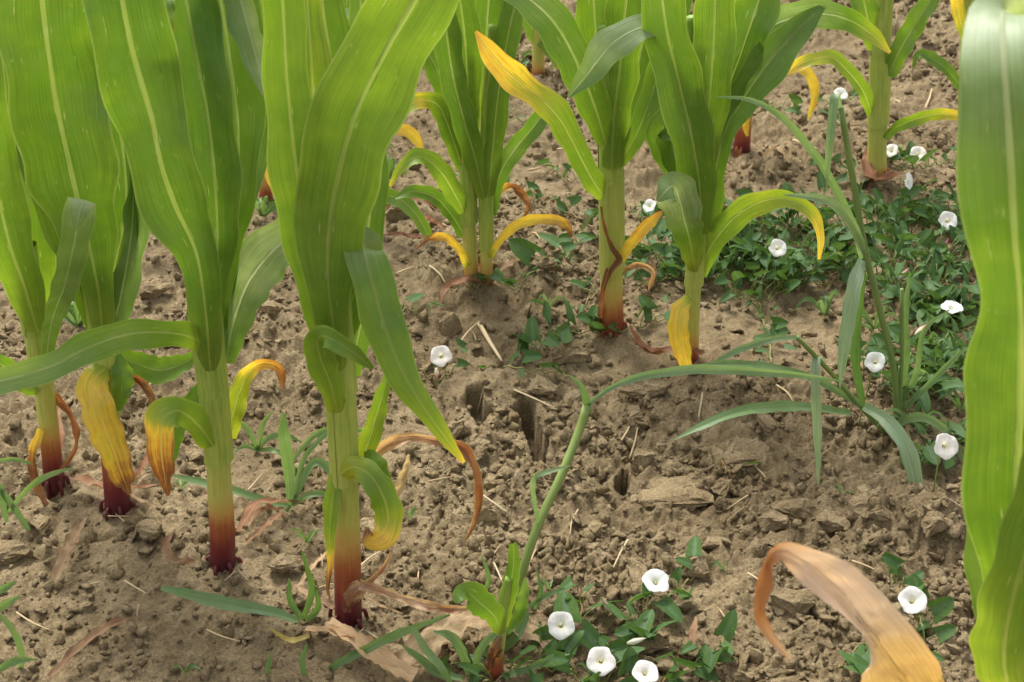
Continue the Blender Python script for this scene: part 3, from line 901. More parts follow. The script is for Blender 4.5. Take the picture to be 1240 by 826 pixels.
p.leaf([(258, 540, 36, -.02, 0, -.6, .0), (240, 515, 34, -.03, 0, -.3, .02), (218, 498, 36, -.04, 0, -.1, .06), (198, 505, 40, -.05, 0, .1, .22), (194, 522, 36, -.055, 0, .3, .52), (196, 555, 30, -.055, 0, .5, .66), (200, 580, 20, -.05, 0, .5, .74), (203, 600, 5, -.045)], ruffle=.18, edge=.12, mid=.09, label='short bent leaf with scorched yellow and brown end')
p.leaf([(247, 470, 20, .0, 0, .2, 0), (222, 500, 24, .0, 0, .3), (212, 530, 20, .0, 0, .3), (210, 560, 4, .0)], midrib=None)
p.basal([(236, 690, 10, .006, 0, .5, .45), (215, 692, 12, .012), (203, 680, 12, .014), (206, 665, 8, .012), (212, 655, 3, .01)], label='thin dry curled leaf ring')
p.basal([(290, 655, 8, .01, 0, .5, .45), (310, 632, 12, .02), (340, 618, 10, .01), (368, 610, 3, 0)])

p = Plant(421, 742, 'tallest maize plant of the front row with pale green whorl and pinkish withered foot leaf')
p.stalk([(422, 748, 33), (421, 700, 33), (420, 650, 33), (418, 590, 32), (415, 520, 32), (411, 450, 32), (405, 380, 31), (398, 300, 28), (390, 220, 20)], red=[1, .80, .56, .26, .22, .2, .15, .05, 0])
p.sheath((418, 580), (412, 470), 35, 37, .24, .14); p.sheath((413, 474), (402, 350), 38, 46, .16, .02, .3, 5); p.roots(38)
p.leaf([(408, 450, 38, -.035, 0, -.75, .04), (403, 395, 44, -.04, 0, -.6), (398, 345, 62, -.042, 0, -.35), (398, 295, 84, -.045, 0, -.1, .06), (407, 225, 98, -.05, 0, .1, .08), (428, 145, 104, -.055, 0, .16, .08), (460, 75, 106, -.06, 0, .2, .1), (500, 5, 96, -.06, 0, .2, .08), (545, -70, 70, -.05), (590, -160, 10, -.02)], nseg=46, ruffle=.26, waves=3, midrib=.007)
p.leaf([(404, 450, 30, -.015, 0, -.5, .03), (392, 390, 40, -.02, 0, -.3), (380, 325, 56, -.025, 0, .1), (363, 230, 66, -.03, 0, .2, .05), (350, 130, 58, -.03), (343, 20, 52, -.03), (337, -90, 44, -.03), (330, -220, 8, 0)], nseg=44, ruffle=.14)
p.leaf([(392, 320, 34, .0, 0, -.6, .1), (388, 240, 56, -.01, 0, -.5, .16), (382, 160, 66, -.01, 0, -.4, .24), (377, 80, 54, -.01, 0, -.4, .24), (372, 0, 34, 0), (368, -120, 5, 0)], ruffle=.05, label='pale furled whorl leaf')
p.leaf([(400, 300, 30, .03, 0, -.4, .04), (408, 200, 52, .03, 0, -.2), (405, 110, 60, .03, -10, .2), (392, 20, 60, .04), (380, -90, 44, .05), (372, -190, 6, .06)])
p.leaf([(412, 420, 28, .0, 0, -.3, -.02), (432, 340, 44, .01, -10, .3), (448, 260, 52, .01, -15, .35, -.06), (452, 190, 48, .02), (446, 110, 40, .03), (438, 20, 30, .04), (430, -80, 5, .05)], ruffle=.16)
p.leaf([(432, 20, 30, .22, 40, .3, -.2), (415, 28, 36, .2, 40, .3, -.25), (393, 24, 26, .19, 40, .3, -.2), (375, 10, 4, .18)], ruffle=.03)
p.leaf([(424, 455, 24, .02, 0, -.2, 0), (436, 395, 34, .02, 0, .3, -.05), (442, 340, 40, .01, 0, .3, -.15), (443, 302, 44, -.015, 0, .15, -.25), (440, 300, 46, -.04, 0, -.1, -.18), (452, 345, 52, -.06, 10, -.25, 0), (467, 398, 54, -.075, 10, -.3, .02), (487, 450, 42, -.085, 0, -.3, .08), (515, 496, 28, -.09, 0, -.25, .16), (542, 533, 16, -.09, 0, .2, .3), (562, 560, 5, -.09, 0, .2, .5)], nseg=52, ruffle=.10, midrib=.005, label='broad leaf bent over and drooping to a fine tip')
p.leaf([(409, 500, 30, -.03, 0, -.6, .06), (400, 465, 34, -.035, 0, -.4), (388, 435, 36, -.04, 0, .1), (384, 412, 32, -.045, 20, .2), (396, 408, 26, -.06, 20, .2), (426, 426, 20, -.065, 0, .1, .1), (452, 446, 5, -.06)], ruffle=.2, nseg=44)
p.leaf([(432, 572, 26, .01, 0, -.3, .2), (446, 535, 26, .015, 0, .4, .2), (458, 495, 22, .02, 0, .5, .2), (468, 462, 12, .02, 0, .5, .15), (476, 430, 3, .03)], ruffle=.1)
p.leaf([(412, 574, 34, -.02, 0, -.6, .22), (428, 566, 30, -.03, 0, -.3, .25), (450, 578, 32, -.035, 0, .0, .15), (466, 606, 36, -.04, 0, -.2, .12), (470, 632, 36, -.045, 0, -.4, .36), (462, 652, 30, -.055, 0, -.3, .54), (448, 655, 18, -.065, 0, 0, .56), (444, 638, 6, -.06, 0, 0, .9)], nseg=40, ruffle=.1, edge=.08, label='short leaf curled under with yellow end')
p.leaf([(440, 556, 18, .0, 0, .2, 0), (452, 560, 26, -.01, 0, .3, 0), (464, 582, 20, -.02, 0, .3, .04), (468, 604, 4, -.02)], midrib=None)
p.leaf([(406, 575, 20, -.015, 0, -.4, .1), (402, 610, 21, -.02, 0, .4, .1), (399, 645, 14, -.025, 0, .5, .25), (400, 680, 8, -.03, 0, .5, .6), (397, 712, 8, -.03, 0, .5, .82), (400, 724, 3, -.03)], ruffle=.1)
p.leaf([(452, 552, 16, .02, 0, .5, .92), (472, 537, 20, .02, 0, .5, .9), (500, 530, 17, .015, 0, .5, .88), (535, 534, 15, .01, 20, .5, .84), (562, 546, 18, .0, 0, .5, .8), (576, 572, 15, -.005, 0, .6, .79), (580, 605, 12, -.01, 0, .6, .8), (574, 635, 9, -.01), (563, 655, 2, -.01)], nseg=40, ruffle=.3, waves=6, midrib=None, label='long rust-brown withered leaf hanging in a hook')
p.leaf([(478, 604, 12, .01, 0, .4, .95), (486, 585, 19, .015, 0, .4, .95), (492, 565, 12, .02, 0, .4, 1), (495, 550, 3, .02)], ruffle=.2, midrib=None)
p.leaf([(418, 742, 30, -.025, 0, -.5, .84), (428, 720, 26, -.03, 0, -.2, .86), (446, 706, 16, -.03, 0, .4, .88), (462, 690, 9, -.03), (474, 668, 4, -.03)], ruffle=.3, midrib=None, nseg=20)
p.leaf([(436, 708, 14, -.03, 0, .3, .9), (462, 716, 19, -.04, 0, .4, .88), (496, 728, 20, -.05, 0, .4, .9), (530, 736, 18, -.06, 0, .4, .86), (566, 737, 8, -.065)], ruffle=.35, waves=5, midrib=None, label='pinkish dry leaf stretched over the soil')
p.basal([(405, 742, 12, .004, 0, .4, .2), (380, 735, 12, .01), (358, 715, 4, .005)])

# ---- right-hand foreground plant, its foot below the picture's edge ---------------
p = Plant(1262, 1060, 'close maize plant with tall glossy broad leaf and a big curled tan dry leaf')
p.stalk([(1262, 1062, 40), (1255, 980, 40), (1248, 900, 40), (1243, 800, 40), (1240, 700, 36), (1240, 560, 24)], red=[1, .7, .3, .2, .15, .05])
p.sheath((1252, 950), (1244, 830), 44, 46, .2, .1); p.sheath((1245, 835), (1240, 700), 48, 54, .1, .02, .3, 2); p.roots(44)
p.leaf([(1238, 800, 50, -.03, 0, -.7, .04), (1232, 740, 66, -.035, 0, -.4), (1229, 670, 92, -.04, 0, -.1), (1231, 580, 122, -.045, 0, .1), (1236, 480, 136, -.05, 0, .14), (1236, 380, 98, -.055, 0, .16, .02), (1229, 290, 104, -.06, 0, .18), (1223, 180, 122, -.06, -4, .14, -.12), (1217, 90, 112, -.05, -8, .1, -.26), (1214, 36, 90, -.03, -10, .0, -.4), (1215, 14, 72, -.01, -10, -.1, -.4), (1222, 22, 50, .03, 0, 0, -.3), (1235, 70, 8, .06)], nseg=60, ruffle=.15, waves=3, midrib=.008, ncr=13, label='tall glossy leaf with pale midrib')  # negative ages near the top paint the sky's whitish sheen into the leaf colour
p.leaf([(1226, 850, 60, -.05, 0, -.7, .05), (1215, 800, 74, -.06, 0, -.3, .06), (1222, 745, 76, -.065, 0, .1, .1), (1236, 690, 70, -.07, 0, .2, .12), (1256, 620, 66, -.07, 0, .2, .1), (1286, 520, 60, -.07), (1320, 420, 10, -.06)], nseg=40, ruffle=.06)
p.leaf([(1222, 790, 30, .03, 0, .2, -.1), (1206, 745, 46, .04, 0, .3, -.12), (1194, 700, 44, .045, 0, .3, -.1), (1190, 650, 40, .05), (1200, 560, 30, .06), (1210, 480, 5, .07)], ruffle=.05)
p.leaf([(1262, 800, 40, .0, 0, -.3, 0), (1290, 700, 70, .0, 0, .2), (1330, 560, 90, .01), (1370, 400, 80, .03), (1410, 260, 10, .06)])
p.leaf([(1236, 985, 44, -.02, 0, -.4, -.4), (1190, 925, 62, -.04, 0, -.1, -.4), (1130, 870, 82, -.06, 0, .1, -.38), (1084, 808, 84, -.075, 0, .2, -.25), (1046, 755, 78, -.085, 20, .7, -.04), (1012, 712, 68, -.095, 18, .7, 0), (976, 682, 46, -.1, 0, .45, .02), (946, 668, 28, -.11, -15, .6, .35), (929, 680, 18, -.12, -25, .8, .78), (927, 706, 20, -.125, 0, .3, .74), (920, 738, 16, -.13, 0, .3, .74), (932, 770, 12, -.13, 0, .8, .45), (958, 799, 3, -.13, 0, .4, .3)], nseg=90, ruffle=.42, waves=4, edge=.05, ncr=15, midrib=.005, mat=M_TAN, label='large tan and yellow dry leaf arched over into a twisted brown tip')

# ---- young sprout at the front -------------------------------------
p = Plant(600, 806, 'stunted maize sprout with two small upright leaves and a brown stub', 'maize plants standing in rows')
p.stalk([(600, 812, 20), (601, 795, 18), (604, 770, 17), (606, 745, 16), (610, 725, 14), (616, 700, 9)], red=[.80, .70, .28, .15, .1, 0])
p.leaf([(606, 768, 20, -.012, 0, -.6, .05), (600, 748, 26, -.02, 0, -.3, .0), (582, 730, 34, -.03, 0, .1), (567, 718, 30, -.035, 0, .2), (556, 722, 18, -.045, 0, .1, .02), (552, 730, 5, -.05)], ruffle=.05, midrib=.003)
p.leaf([(606, 760, 22, .0, 0, -.5, .08), (614, 725, 24, .0, 0, -.5, .06), (621, 690, 17, .0, 0, -.4, .04), (622, 665, 12, .0, 0, -.3, .08), (621, 658, 8, .0)], ruffle=.04, midrib=.003)
p.leaf([(612, 765, 12, .015, 0, .3, .0), (628, 745, 14, .02, 0, .4), (634, 720, 14, .02, 0, .4, -.1), (636, 700, 3, .02)], midrib=None)
p.leaf([(590, 815, 15, -.01, 0, -.5, .82), (596, 795, 17, -.012, 0, -.4, .8), (603, 780, 11, -.012, 0, -.2, .86), (607, 770, 4, -.01)], ruffle=.3, midrib=None)

# ---- second row ----------------------------------------------------
p = Plant(571, 338, 'thicker of two paired maize stalks, a small arched orange leaf at its foot')
p.stalk([(571, 340, 18), (569, 300, 18), (567, 250, 17), (567, 200, 17), (566, 130, 15), (562, 40, 10)], red=[.72, .42, .2, .18, .1, 0])
p.sheath((568, 270), (567, 195), 20, 22, .15, .05)
p.leaf([(562, 258, 16, -.02, 0, -.3, 0), (549, 232, 24, -.03, 0, .2, .02), (532, 206, 26, -.045, 10, .2, .1), (508, 190, 22, -.06, 20, .2, .12), (486, 203, 12, -.075, 0, .3, .22), (472, 226, 4, -.08, 0, .3, .45)], ruffle=.08, midrib=.004)
p.leaf([(560, 205, 18, .0, 0, -.3, 0), (547, 165, 24, .0, 0, .2, 0), (531, 128, 24, .0, 0, .2, .15), (508, 122, 20, -.01, 20, .2, .42), (485, 135, 20, -.02, 20, .2, .12), (468, 160, 14, -.03), (455, 190, 3, -.03)], ruffle=.1, midrib=.004)
p.leaf([(560, 180, 22, .02, 0, .0, 0), (545, 120, 30, .02, 0, .3), (522, 70, 30, .03, 0, .3), (495, 40, 24, .04, 10, .3), (465, 40, 5, .05)], ruffle=.1)
p.leaf([(566, 190, 18, -.02, 0, -.5), (566, 120, 32, -.02, 0, -.2), (562, 40, 40, -.02, 0, .2), (550, -40, 36, -.02), (535, -120, 5, 0)])
p.leaf([(575, 200, 18, .02, 0, -.3), (586, 110, 34, .03, 0, .2), (590, 20, 44, .03), (600, -70, 36, .03), (615, -150, 5, .04)])
p.leaf([(566, 322, 10, -.01, 0, .4, .42), (556, 302, 10, -.02, 0, .4, .55), (538, 287, 11, -.03, 0, .4, .58), (518, 290, 9, -.04, 0, .4, .74), (504, 302, 3, -.05, 0, .4, .8)], ruffle=.2, midrib=None, label='small arched orange leaf')
p.leaf([(562, 285, 14, .0, 0, .2, 0), (548, 262, 20, .0, 20, .3), (528, 240, 20, -.01, 20, .3), (500, 232, 16, -.02), (478, 240, 4, -.03)], ruffle=.08, midrib=.003)

p = Plant(589, 343, 'thinner of two paired maize stalks, with an arching yellow leaf')
p.stalk([(589, 346, 16), (589, 300, 15), (589, 240, 15), (588, 190, 14), (590, 120, 13), (596, 30, 9)], red=[.76, .40, .2, .18, .1, 0])
p.sheath((589, 300), (589, 232), 17, 19, .18, .05)
p.leaf([(586, 240, 20, -.015, 0, -.6, 0), (576, 195, 28, -.02, 0, -.2), (563, 150, 30, -.03, 0, .2), (548, 90, 32, -.03), (538, 20, 34, -.03), (528, -60, 6, -.02)], ruffle=.06)
p.leaf([(592, 238, 18, -.01, 0, -.5, 0), (597, 180, 26, -.01, 0, .2), (604, 110, 30, -.01, 0, .25), (618, 30, 32, 0), (636, -40, 28, .01), (660, -110, 5, .03)])
p.leaf([(595, 260, 12, .0, 0, .3, 0), (602, 220, 18, .0, 20, .4), (618, 188, 24, .0, 15, .4, -.05), (642, 158, 24, .0), (665, 132, 20, .01), (690, 125, 5, .02)], ruffle=.08, midrib=.004)
p.leaf([(594, 312, 7, -.01, 0, .5, .4), (603, 295, 9, -.02, 0, .5, .52), (622, 275, 12, -.03, 15, .4, .56), (648, 265, 14, -.04, 15, .4, .56), (672, 266, 13, -.05, 0, .4, .6), (688, 275, 12, -.055, 0, .4, .72), (692, 288, 3, -.06, 0, .4, .8)], ruffle=.12, midrib=None, label='arching yellow leaf with brown tip')
p.leaf([(594, 250, 6, .01, 0, .5, .56), (606, 232, 8, .02, 0, .5, .58), (620, 226, 13, .03, 0, .5, .74), (634, 238, 14, .03, 0, .5, .8), (640, 252, 8, .03), (632, 266, 3, .03)], ruffle=.25, midrib=None)
p.basal([(590, 350, 10, .004, 0, .5, .5), (560, 352, 12, .008), (540, 362, 10, .01), (532, 372, 3, 0)])
p.basal([(600, 340, 8, .004, 0, .5, .3), (620, 330, 10, .012), (640, 328, 3, .004)])

p = Plant(427, 262, 'maize plant mostly hidden behind the tallest front whorl, its yellow leaf tips showing')
p.stalk([(427, 266, 18), (427, 210, 18), (426, 150, 17), (424, 60, 14)], red=[.8, .3, .2, 0])
p.leaf([(432, 200, 14, 0, 0, .2, .1), (450, 172, 16, -.02, 15, .3, .4), (470, 156, 15, -.03, 20, .3, .55), (492, 158, 16, -.04, 10, .3, .56), (507, 172, 12, -.045, 0, .3, .56), (511, 186, 3, -.05, 0, .3, .6)], ruffle=.15, midrib=None)
p.leaf([(432, 235, 14, -.02, 0, .2, 0), (455, 236, 18, -.04, 20, .3, 0), (482, 240, 20, -.06, 15, .3, .02), (504, 260, 16, -.08, 0, .3, .06), (519, 288, 12, -.09, 0, .3, .1), (525, 320, 3, -.09, 0, .3, .3)], ruffle=.1, midrib=.003)
p.leaf([(432, 150, 18, 0, 0, .2, 0), (452, 90, 26, 0, 0, .3), (486, 60, 26, 0, 10, .3), (520, 66, 5, 0)])
p.leaf([(424, 130, 20, 0, 0, .2, 0), (420, 50, 34, 0, 0, .3, .02), (430, -40, 34, .02), (440, -120, 5, .04)])
p.basal([(455, 254, 8, .004, 0, .5, .6), (480, 256, 11, .01), (510, 258, 7, .01), (530, 262, 2, 0)])

p = Plant(322, 232, 'maize plant hidden between the two broad-leaved front stalks, showing a yellow leaf')
p.stalk([(322, 236, 16), (322, 190, 16), (321, 130, 15), (318, 40, 12)], red=[.8, .3, .2, 0])
p.leaf([(318, 200, 10, -.02, 0, .3, .3), (312, 180, 14, -.03, 0, .3, .45), (322, 200, 13, -.05, 0, .3, .52), (334, 232, 10, -.06, 0, .3, .6), (342, 250, 3, -.06, 0, .3, .7)], midrib=None)
p.leaf([(322, 130, 16, 0, 0, .2, 0), (318, 60, 30, 0, 0, .3), (330, -20, 34, 0), (350, -90, 5, 0)])
p.leaf([(322, 140, 16, .02, 0, .2, 0), (332, 80, 26, .02, 0, .3), (330, 10, 30, .02), (320, -70, 5, .02)])

p = Plant(740, 390, 'thick-stalked maize plant with a long leaf yellowing towards its raised tip')
p.stalk([(740, 395, 31), (740, 365, 29), (741, 330, 27), (741, 270, 27), (740, 215, 28), (738, 160, 27), (736, 110, 24), (732, 30, 17)], red=[.82, .66, .36, .26, .22, .2, .1, 0])
p.sheath((741, 328), (740, 210), 30, 31, .32, .16); p.sheath((740, 216), (738, 150), 31, 29, .2, .08, .3, 3); p.roots(32, 6, .8)
p.leaf([(732, 240, 22, -.02, 0, -.5, .02), (716, 215, 28, -.03, 0, .2, .0), (700, 185, 28, -.035, 0, .3, .06), (682, 150, 34, -.04, 0, .2, .14), (658, 122, 36, -.045, 15, .15, .36), (632, 103, 36, -.05, 10, .2, .50), (608, 80, 34, -.055, 0, .25, .55), (590, 58, 22, -.055, 0, .3, .57), (576, 38, 4, -.05, 0, .3, .66)], nseg=44, ruffle=.12, midrib=.004, label='long leaf fading from green to yellow')
p.leaf([(734, 175, 28, -.02, 0, -.6, 0), (722, 135, 38, -.03, 0, -.1), (704, 88, 46, -.03, 0, .2), (680, 40, 48, -.03, 0, .25, -.06), (650, 5, 46, -.03, 0, .25, -.12), (610, -20, 34, -.03), (570, -30, 5, -.02)], nseg=38, ruffle=.08)
p.leaf([(748, 200, 18, .0, 0, -.3, 0), (762, 178, 22, -.01, 20, .4), (776, 150, 26, -.01, 20, .4), (790, 112, 30, .0, 10, .35), (806, 60, 30, .01), (824, 10, 26, .02), (845, -40, 4, .03)], ruffle=.08)
p.leaf([(741, 205, 36, -.02, 0, -.7, .02), (743, 150, 38, -.02, 0, -.5, .02), (750, 90, 44, -.02, 0, -.2), (755, 30, 48, -.02, 0, .2), (764, -40, 44, -.02), (780, -130, 6, 0)])
p.leaf([(730, 150, 26, .02, 0, -.3), (724, 90, 40, .02, 0, .2), (720, 20, 44, .02), (712, -60, 34, .02), (700, -130, 5, .04)])
p.leaf([(742, 165, 26, .03, 0, -.2), (764, 110, 36, .04, 0, .25), (780, 40, 40, .05), (790, -30, 34, .06), (800, -110, 5, .08)])
p.leaf([(752, 314, 12, -.015, 0, .3, .45), (762, 298, 13, -.02, 0, .4, .56), (776, 280, 15, -.03, 0, .4, .62), (790, 267, 13, -.03, 0, .4, .6), (802, 256, 4, -.03, 0, .4, .7)], ruffle=.12, midrib=None, label='short orange-yellow leaf')
p.leaf([(728, 250, 3, -.02, 0, .4, .8), (731, 272, 5, -.022, 0, .4, .8), (740, 298, 7, -.024, 0, .4, .79), (750, 314, 9, -.026, 0, .2, .8), (740, 328, 7, -.024, 0, .3, .8), (731, 350, 4, -.022)], ruffle=.25, midrib=None)
p.leaf([(725, 398, 9, -.018, 0, -.3, .82), (728, 372, 13, -.02, 0, -.5, .8), (731, 345, 8, -.02, 0, -.4, .8), (735, 325, 3, -.02)], ruffle=.2, midrib=None)
p.leaf([(752, 330, 8, .0, 0, .5, .88), (772, 320, 10, -.01, 20, .5, .9), (790, 330, 9, -.02, 0, .5, .86), (786, 352, 3, -.02)], ruffle=.3, midrib=None)

p = Plant(838, 426, 'maize plant with folded pale leaf and yellow hanging leaf beside the bindweed mat')
p.stalk([(838, 430, 16), (838, 390, 18), (840, 340, 19), (845, 285, 22), (848, 240, 24), (846, 180, 24), (842, 110, 20), (838, 20, 14)], red=[.75, .42, .25, .2, .15, .12, .08, 0])
p.sheath((840, 345), (846, 262), 22, 27, .22, .08); p.sheath((847, 270), (845, 180), 28, 34, .1, .02, .3, 2)
p.leaf([(842, 330, 22, -.02, 0, -.6, .1), (837, 300, 32, -.03, 0, -.2, .06), (829, 268, 42, -.04, 0, .0, -.2), (822, 240, 50, -.05, 0, .0, -.3), (816, 226, 40, -.065, 0, 0, -.25), (806, 232, 26, -.08, 0, 0, -.2), (796, 244, 4, -.085)], ruffle=.1, midrib=.004, label='pale leaf folded over at the top')
p.leaf([(848, 335, 18, .0, 0, -.4, .02), (860, 300, 26, -.01, 0, .2, .04), (884, 268, 32, -.02, 15, .25, .1), (912, 248, 32, -.03, 20, .25, .22), (942, 240, 24, -.04, 20, .25, .25), (970, 247, 18, -.05, 10, .3, .3), (988, 264, 14, -.055, 0, .3, .42), (994, 288, 10, -.06, 0, .3, .5), (992, 314, 3, -.06)], nseg=40, ruffle=.08, midrib=.004, label='arching leaf with yellow drooping tip')
p.leaf([(836, 360, 14, -.015, 0, -.3, .35), (824, 375, 22, -.03, 0, 0, .52), (821, 400, 25, -.035, 0, .1, .54), (826, 425, 22, -.035, 0, .2, .54), (832, 445, 12, -.03), (840, 460, 3, -.03)], ruffle=.14, midrib=.003, label='bright yellow hanging leaf')
p.leaf([(848, 285, 28, -.025, 0, -.6, 0), (847, 230, 42, -.03, 0, -.2), (838, 170, 52, -.035, 0, .15), (822, 100, 58, -.04, 0, .2), (806, 30, 54, -.04), (798, -40, 48, -.04), (792, -130, 6, -.02)], nseg=40, ruffle=.1)
p.leaf([(856, 280, 20, -.01, 0, -.3, 0), (864, 240, 26, -.01, 0, .2), (869, 195, 26, -.01, -10, .3), (884, 145, 34, -.01, -10, .3, -.04), (925, 82, 52, -.01, 0, .3, -.06), (964, 38, 36, 0, 0, .3), (1000, 5, 5, .01)], nseg=38, ruffle=.07)
p.leaf([(836, 240, 22, .02, 0, .0, -.02), (818, 190, 34, .03, 10, .3), (806, 150, 40, .035, 10, .3), (803, 175, 36, .05, 0, .2), (808, 212, 6, .06)], ruffle=.06)
p.leaf([(850, 220, 28, -.015, 0, -.5, .02), (856, 150, 44, -.02, 0, .1), (862, 80, 52, -.02, 0, .25), (866, 0, 50, -.02), (870, -90, 36, -.02), (880, -170, 5, 0)])
p.leaf([(862, 170, 22, .0, 0, .1, 0), (884, 100, 44, .0, 0, .3), (905, 40, 54, .0, 0, .3), (925, -20, 50, .01), (950, -90, 6, .03)])
p.leaf([(880, 90, 24, .02, 0, .1, -.1), (905, 52, 34, .02, 20, .3, -.18), (945, 26, 40, .02, 25, .25, -.22), (990, 16, 38, .01, 20, .25, -.2), (1028, 24, 30, .0, 15, .25, 0), (1056, 42, 20, -.01, 0, .25, .3), (1078, 64, 4, -.02, 0, .25, .46)], nseg=40, ruffle=.08, midrib=.005, label='pale leaf stretching sideways to a yellow tip')
p.leaf([(834, 170, 20, .0, 0, .1, -.05), (822, 110, 28, .0, 20, .3, -.12), (812, 60, 30, -.01, 20, .3, -.2), (800, 34, 24, -.02, 20, .2, -.3), (770, 36, 36, -.04, 10, .1, -.34), (736, 58, 42, -.055, 0, .15, -.3), (708, 94, 26, -.065, 0, .2, -.2), (688, 118, 3, -.07)], nseg=44, ruffle=.1, midrib=.004, label='pale folded leaf crossing to the neighbouring stalk')
p.basal([(850, 434, 8, .004, 0, .5, .6), (820, 432, 10, .012), (790, 440, 10, .012), (768, 424, 6, .02), (762, 410, 2, .02)])

# ---- third row -----------------------------------------------------
p = Plant(540, 92, 'orange-footed maize stalk standing farthest from the front whorl, behind the twin stalks')
p.stalk([(539, 96, 15), (540, 75, 15), (542, 45, 14), (544, 0, 13), (545, -70, 9)], red=[.85, .66, .5, .3, .1])
p.leaf([(538, 76, 7, -.01, 0, .4, .6), (526, 62, 10, -.02, 0, .4, .64), (514, 50, 8, -.02, 0, .4, .6), (505, 48, 3, -.02)], midrib=None, ruffle=.2)
p.leaf([(544, 20, 16, 0, 0, .2, 0), (530, -30, 26, 0, 0, .3), (510, -80, 5, 0)])
p.leaf([(546, 20, 16, 0, 0, .2, 0), (560, -30, 26, 0, 0, .3), (590, -80, 5, 0)])
p = Plant(652, 88, 'maize stalk half hidden behind the yellowing raised leaf tip')
p.stalk([(652, 92, 15), (652, 60, 15), (652, 10, 14), (650, -60, 10)], red=[.75, .35, .2, 0])
p.leaf([(654, 60, 12, 0, 0, .2, 0), (640, 20, 22, 0, 0, .3), (628, -30, 24, 0), (620, -90, 4, 0)])
p.leaf([(654, 50, 12, -.02, 0, .2, .0), (672, 70, 14, -.03, 20, .3, .1), (690, 100, 10, -.05, 0, .3, .4), (696, 120, 3, -.06)], midrib=None)
p.leaf([(656, 40, 12, 0, 0, .2, .3), (668, 20, 11, 0, 0, .4, .56), (684, 30, 10, -.01, 0, .4, .6), (692, 55, 3, -.02)], midrib=None)
p = Plant(898, 178, 'wine-red footed maize stalk with a yellow strip leaf, behind the arching bluish leaf')
p.stalk([(898, 184, 21), (900, 160, 19), (904, 125, 17), (906, 80, 16), (908, 20, 14), (910, -60, 9)], red=[.96, .78, .45, .25, .15, 0])
p.leaf([(906, 112, 10, -.015, 0, .3, .5), (903, 130, 10, -.02, 0, .4, .56), (903, 152, 8, -.02), (905, 165, 3, -.02)], midrib=None)
p.leaf([(908, 90, 10, 0, 0, .3, .2), (930, 72, 14, -.01, 20, .3, .4), (958, 76, 14, -.02, 20, .3, .55), (980, 90, 13, -.03, 0, .3, .56), (987, 115, 11, -.035, 0, .3, .56), (979, 144, 3, -.04)], midrib=None, ruffle=.1, label='golden hooked leaf')
p.leaf([(908, 40, 16, 0, 0, .2, 0), (920, -30, 26, 0, 0, .3), (940, -90, 5, 0)])
p.leaf([(906, 50, 14, 0, 0, .2, 0), (890, 0, 26, 0, 0, .3), (870, -70, 5, 0)])
p.leaf([(895, 178, 8, -.01, 0, .5, .75), (888, 205, 14, -.03, 10, .5, .74), (898, 222, 16, -.045, 0, .5, .76), (897, 245, 3, -.05)], midrib=None, ruffle=.2)
p = Plant(1063, 206, 'stout maize stalk in the back row ringed by a brown collapsed leaf')
p.stalk([(1062, 212, 24), (1062, 185, 23), (1063, 150, 23), (1065, 100, 23), (1068, 50, 22), (1072, 0, 20), (1076, -70, 13)], red=[.62, .38, .26, .22, .18, .12, 0])
p.sheath((1063, 150), (1067, 62), 25, 26, .24, .14); p.roots(24, 6, .7)
p.leaf([(1056, 140, 14, -.015, 0, -.3, .04), (1046, 112, 17, -.025, 0, .3, .08), (1030, 90, 18, -.03, 15, .3, .18), (1008, 70, 18, -.04, 25, .25, .28), (985, 72, 16, -.05, 20, .25, .38), (965, 80, 15, -.055, 10, .3, .5), (952, 92, 3, -.06, 0, .3, .58)], ruffle=.12, midrib=.003)
p.leaf([(1076, 92, 18, -.015, 0, -.2, -.02), (1088, 64, 24, -.02, 0, .35), (1104, 36, 26, -.02, 0, .35), (1124, 4, 24, -.02), (1150, -40, 4, -.02)])
p.leaf([(1072, 168, 8, -.015, 0, .3, .2), (1084, 155, 13, -.02, 20, .3, .12), (1104, 146, 16, -.03, 25, .3, .2), (1132, 138, 16, -.04, 20, .3, .35), (1160, 140, 12, -.05, 0, .3, .48), (1176, 150, 3, -.05)], ruffle=.1, midrib=.003)
p.leaf([(1060, 60, 22, .0, 0, -.3, 0), (1050, 20, 30, 0, 0, .2), (1040, -30, 30, 0), (1025, -90, 5, 0)])
p.basal([(1050, 196, 10, .014, 0, .4, .6), (1048, 214, 14, .012, 0, .4, .65), (1062, 226, 14, .010), (1080, 220, 12, .01), (1094, 214, 3, .004)], label='reddish brown collapsed leaf round the foot')
p = Plant(1168, 238, 'slim red-footed maize stalk half covered by the close glossy leaf')
p.stalk([(1169, 243, 15), (1168, 200, 14), (1167, 150, 14), (1168, 90, 14), (1172, 20, 13), (1176, -50, 9)], red=[.95, .66, .4, .25, .15, 0])
p.leaf([(1166, 110, 8, 0, 0, .3, 0), (1150, 88, 14, 0, 15, .3), (1130, 72, 16, 0, 15, .3), (1112, 66, 9, 0), (1106, 82, 3, 0)], ruffle=.08, midrib=.002)
p.leaf([(1170, 60, 16, 0, 0, -.2, .02), (1180, 20, 26, 0, 0, .3), (1176, -30, 26, 0), (1165, -80, 4, 0)])
p.leaf([(1170, 50, 10, -.01, 0, .2, .3), (1160, 10, 16, -.01, 0, .3, .5), (1158, -30, 14, -.01), (1165, -70, 3, 0)])
p.leaf([(1174, 90, 12, 0, 0, .2, 0), (1200, 40, 24, 0, 0, .3), (1230, 0, 26, 0), (1262, -40, 4, 0)])

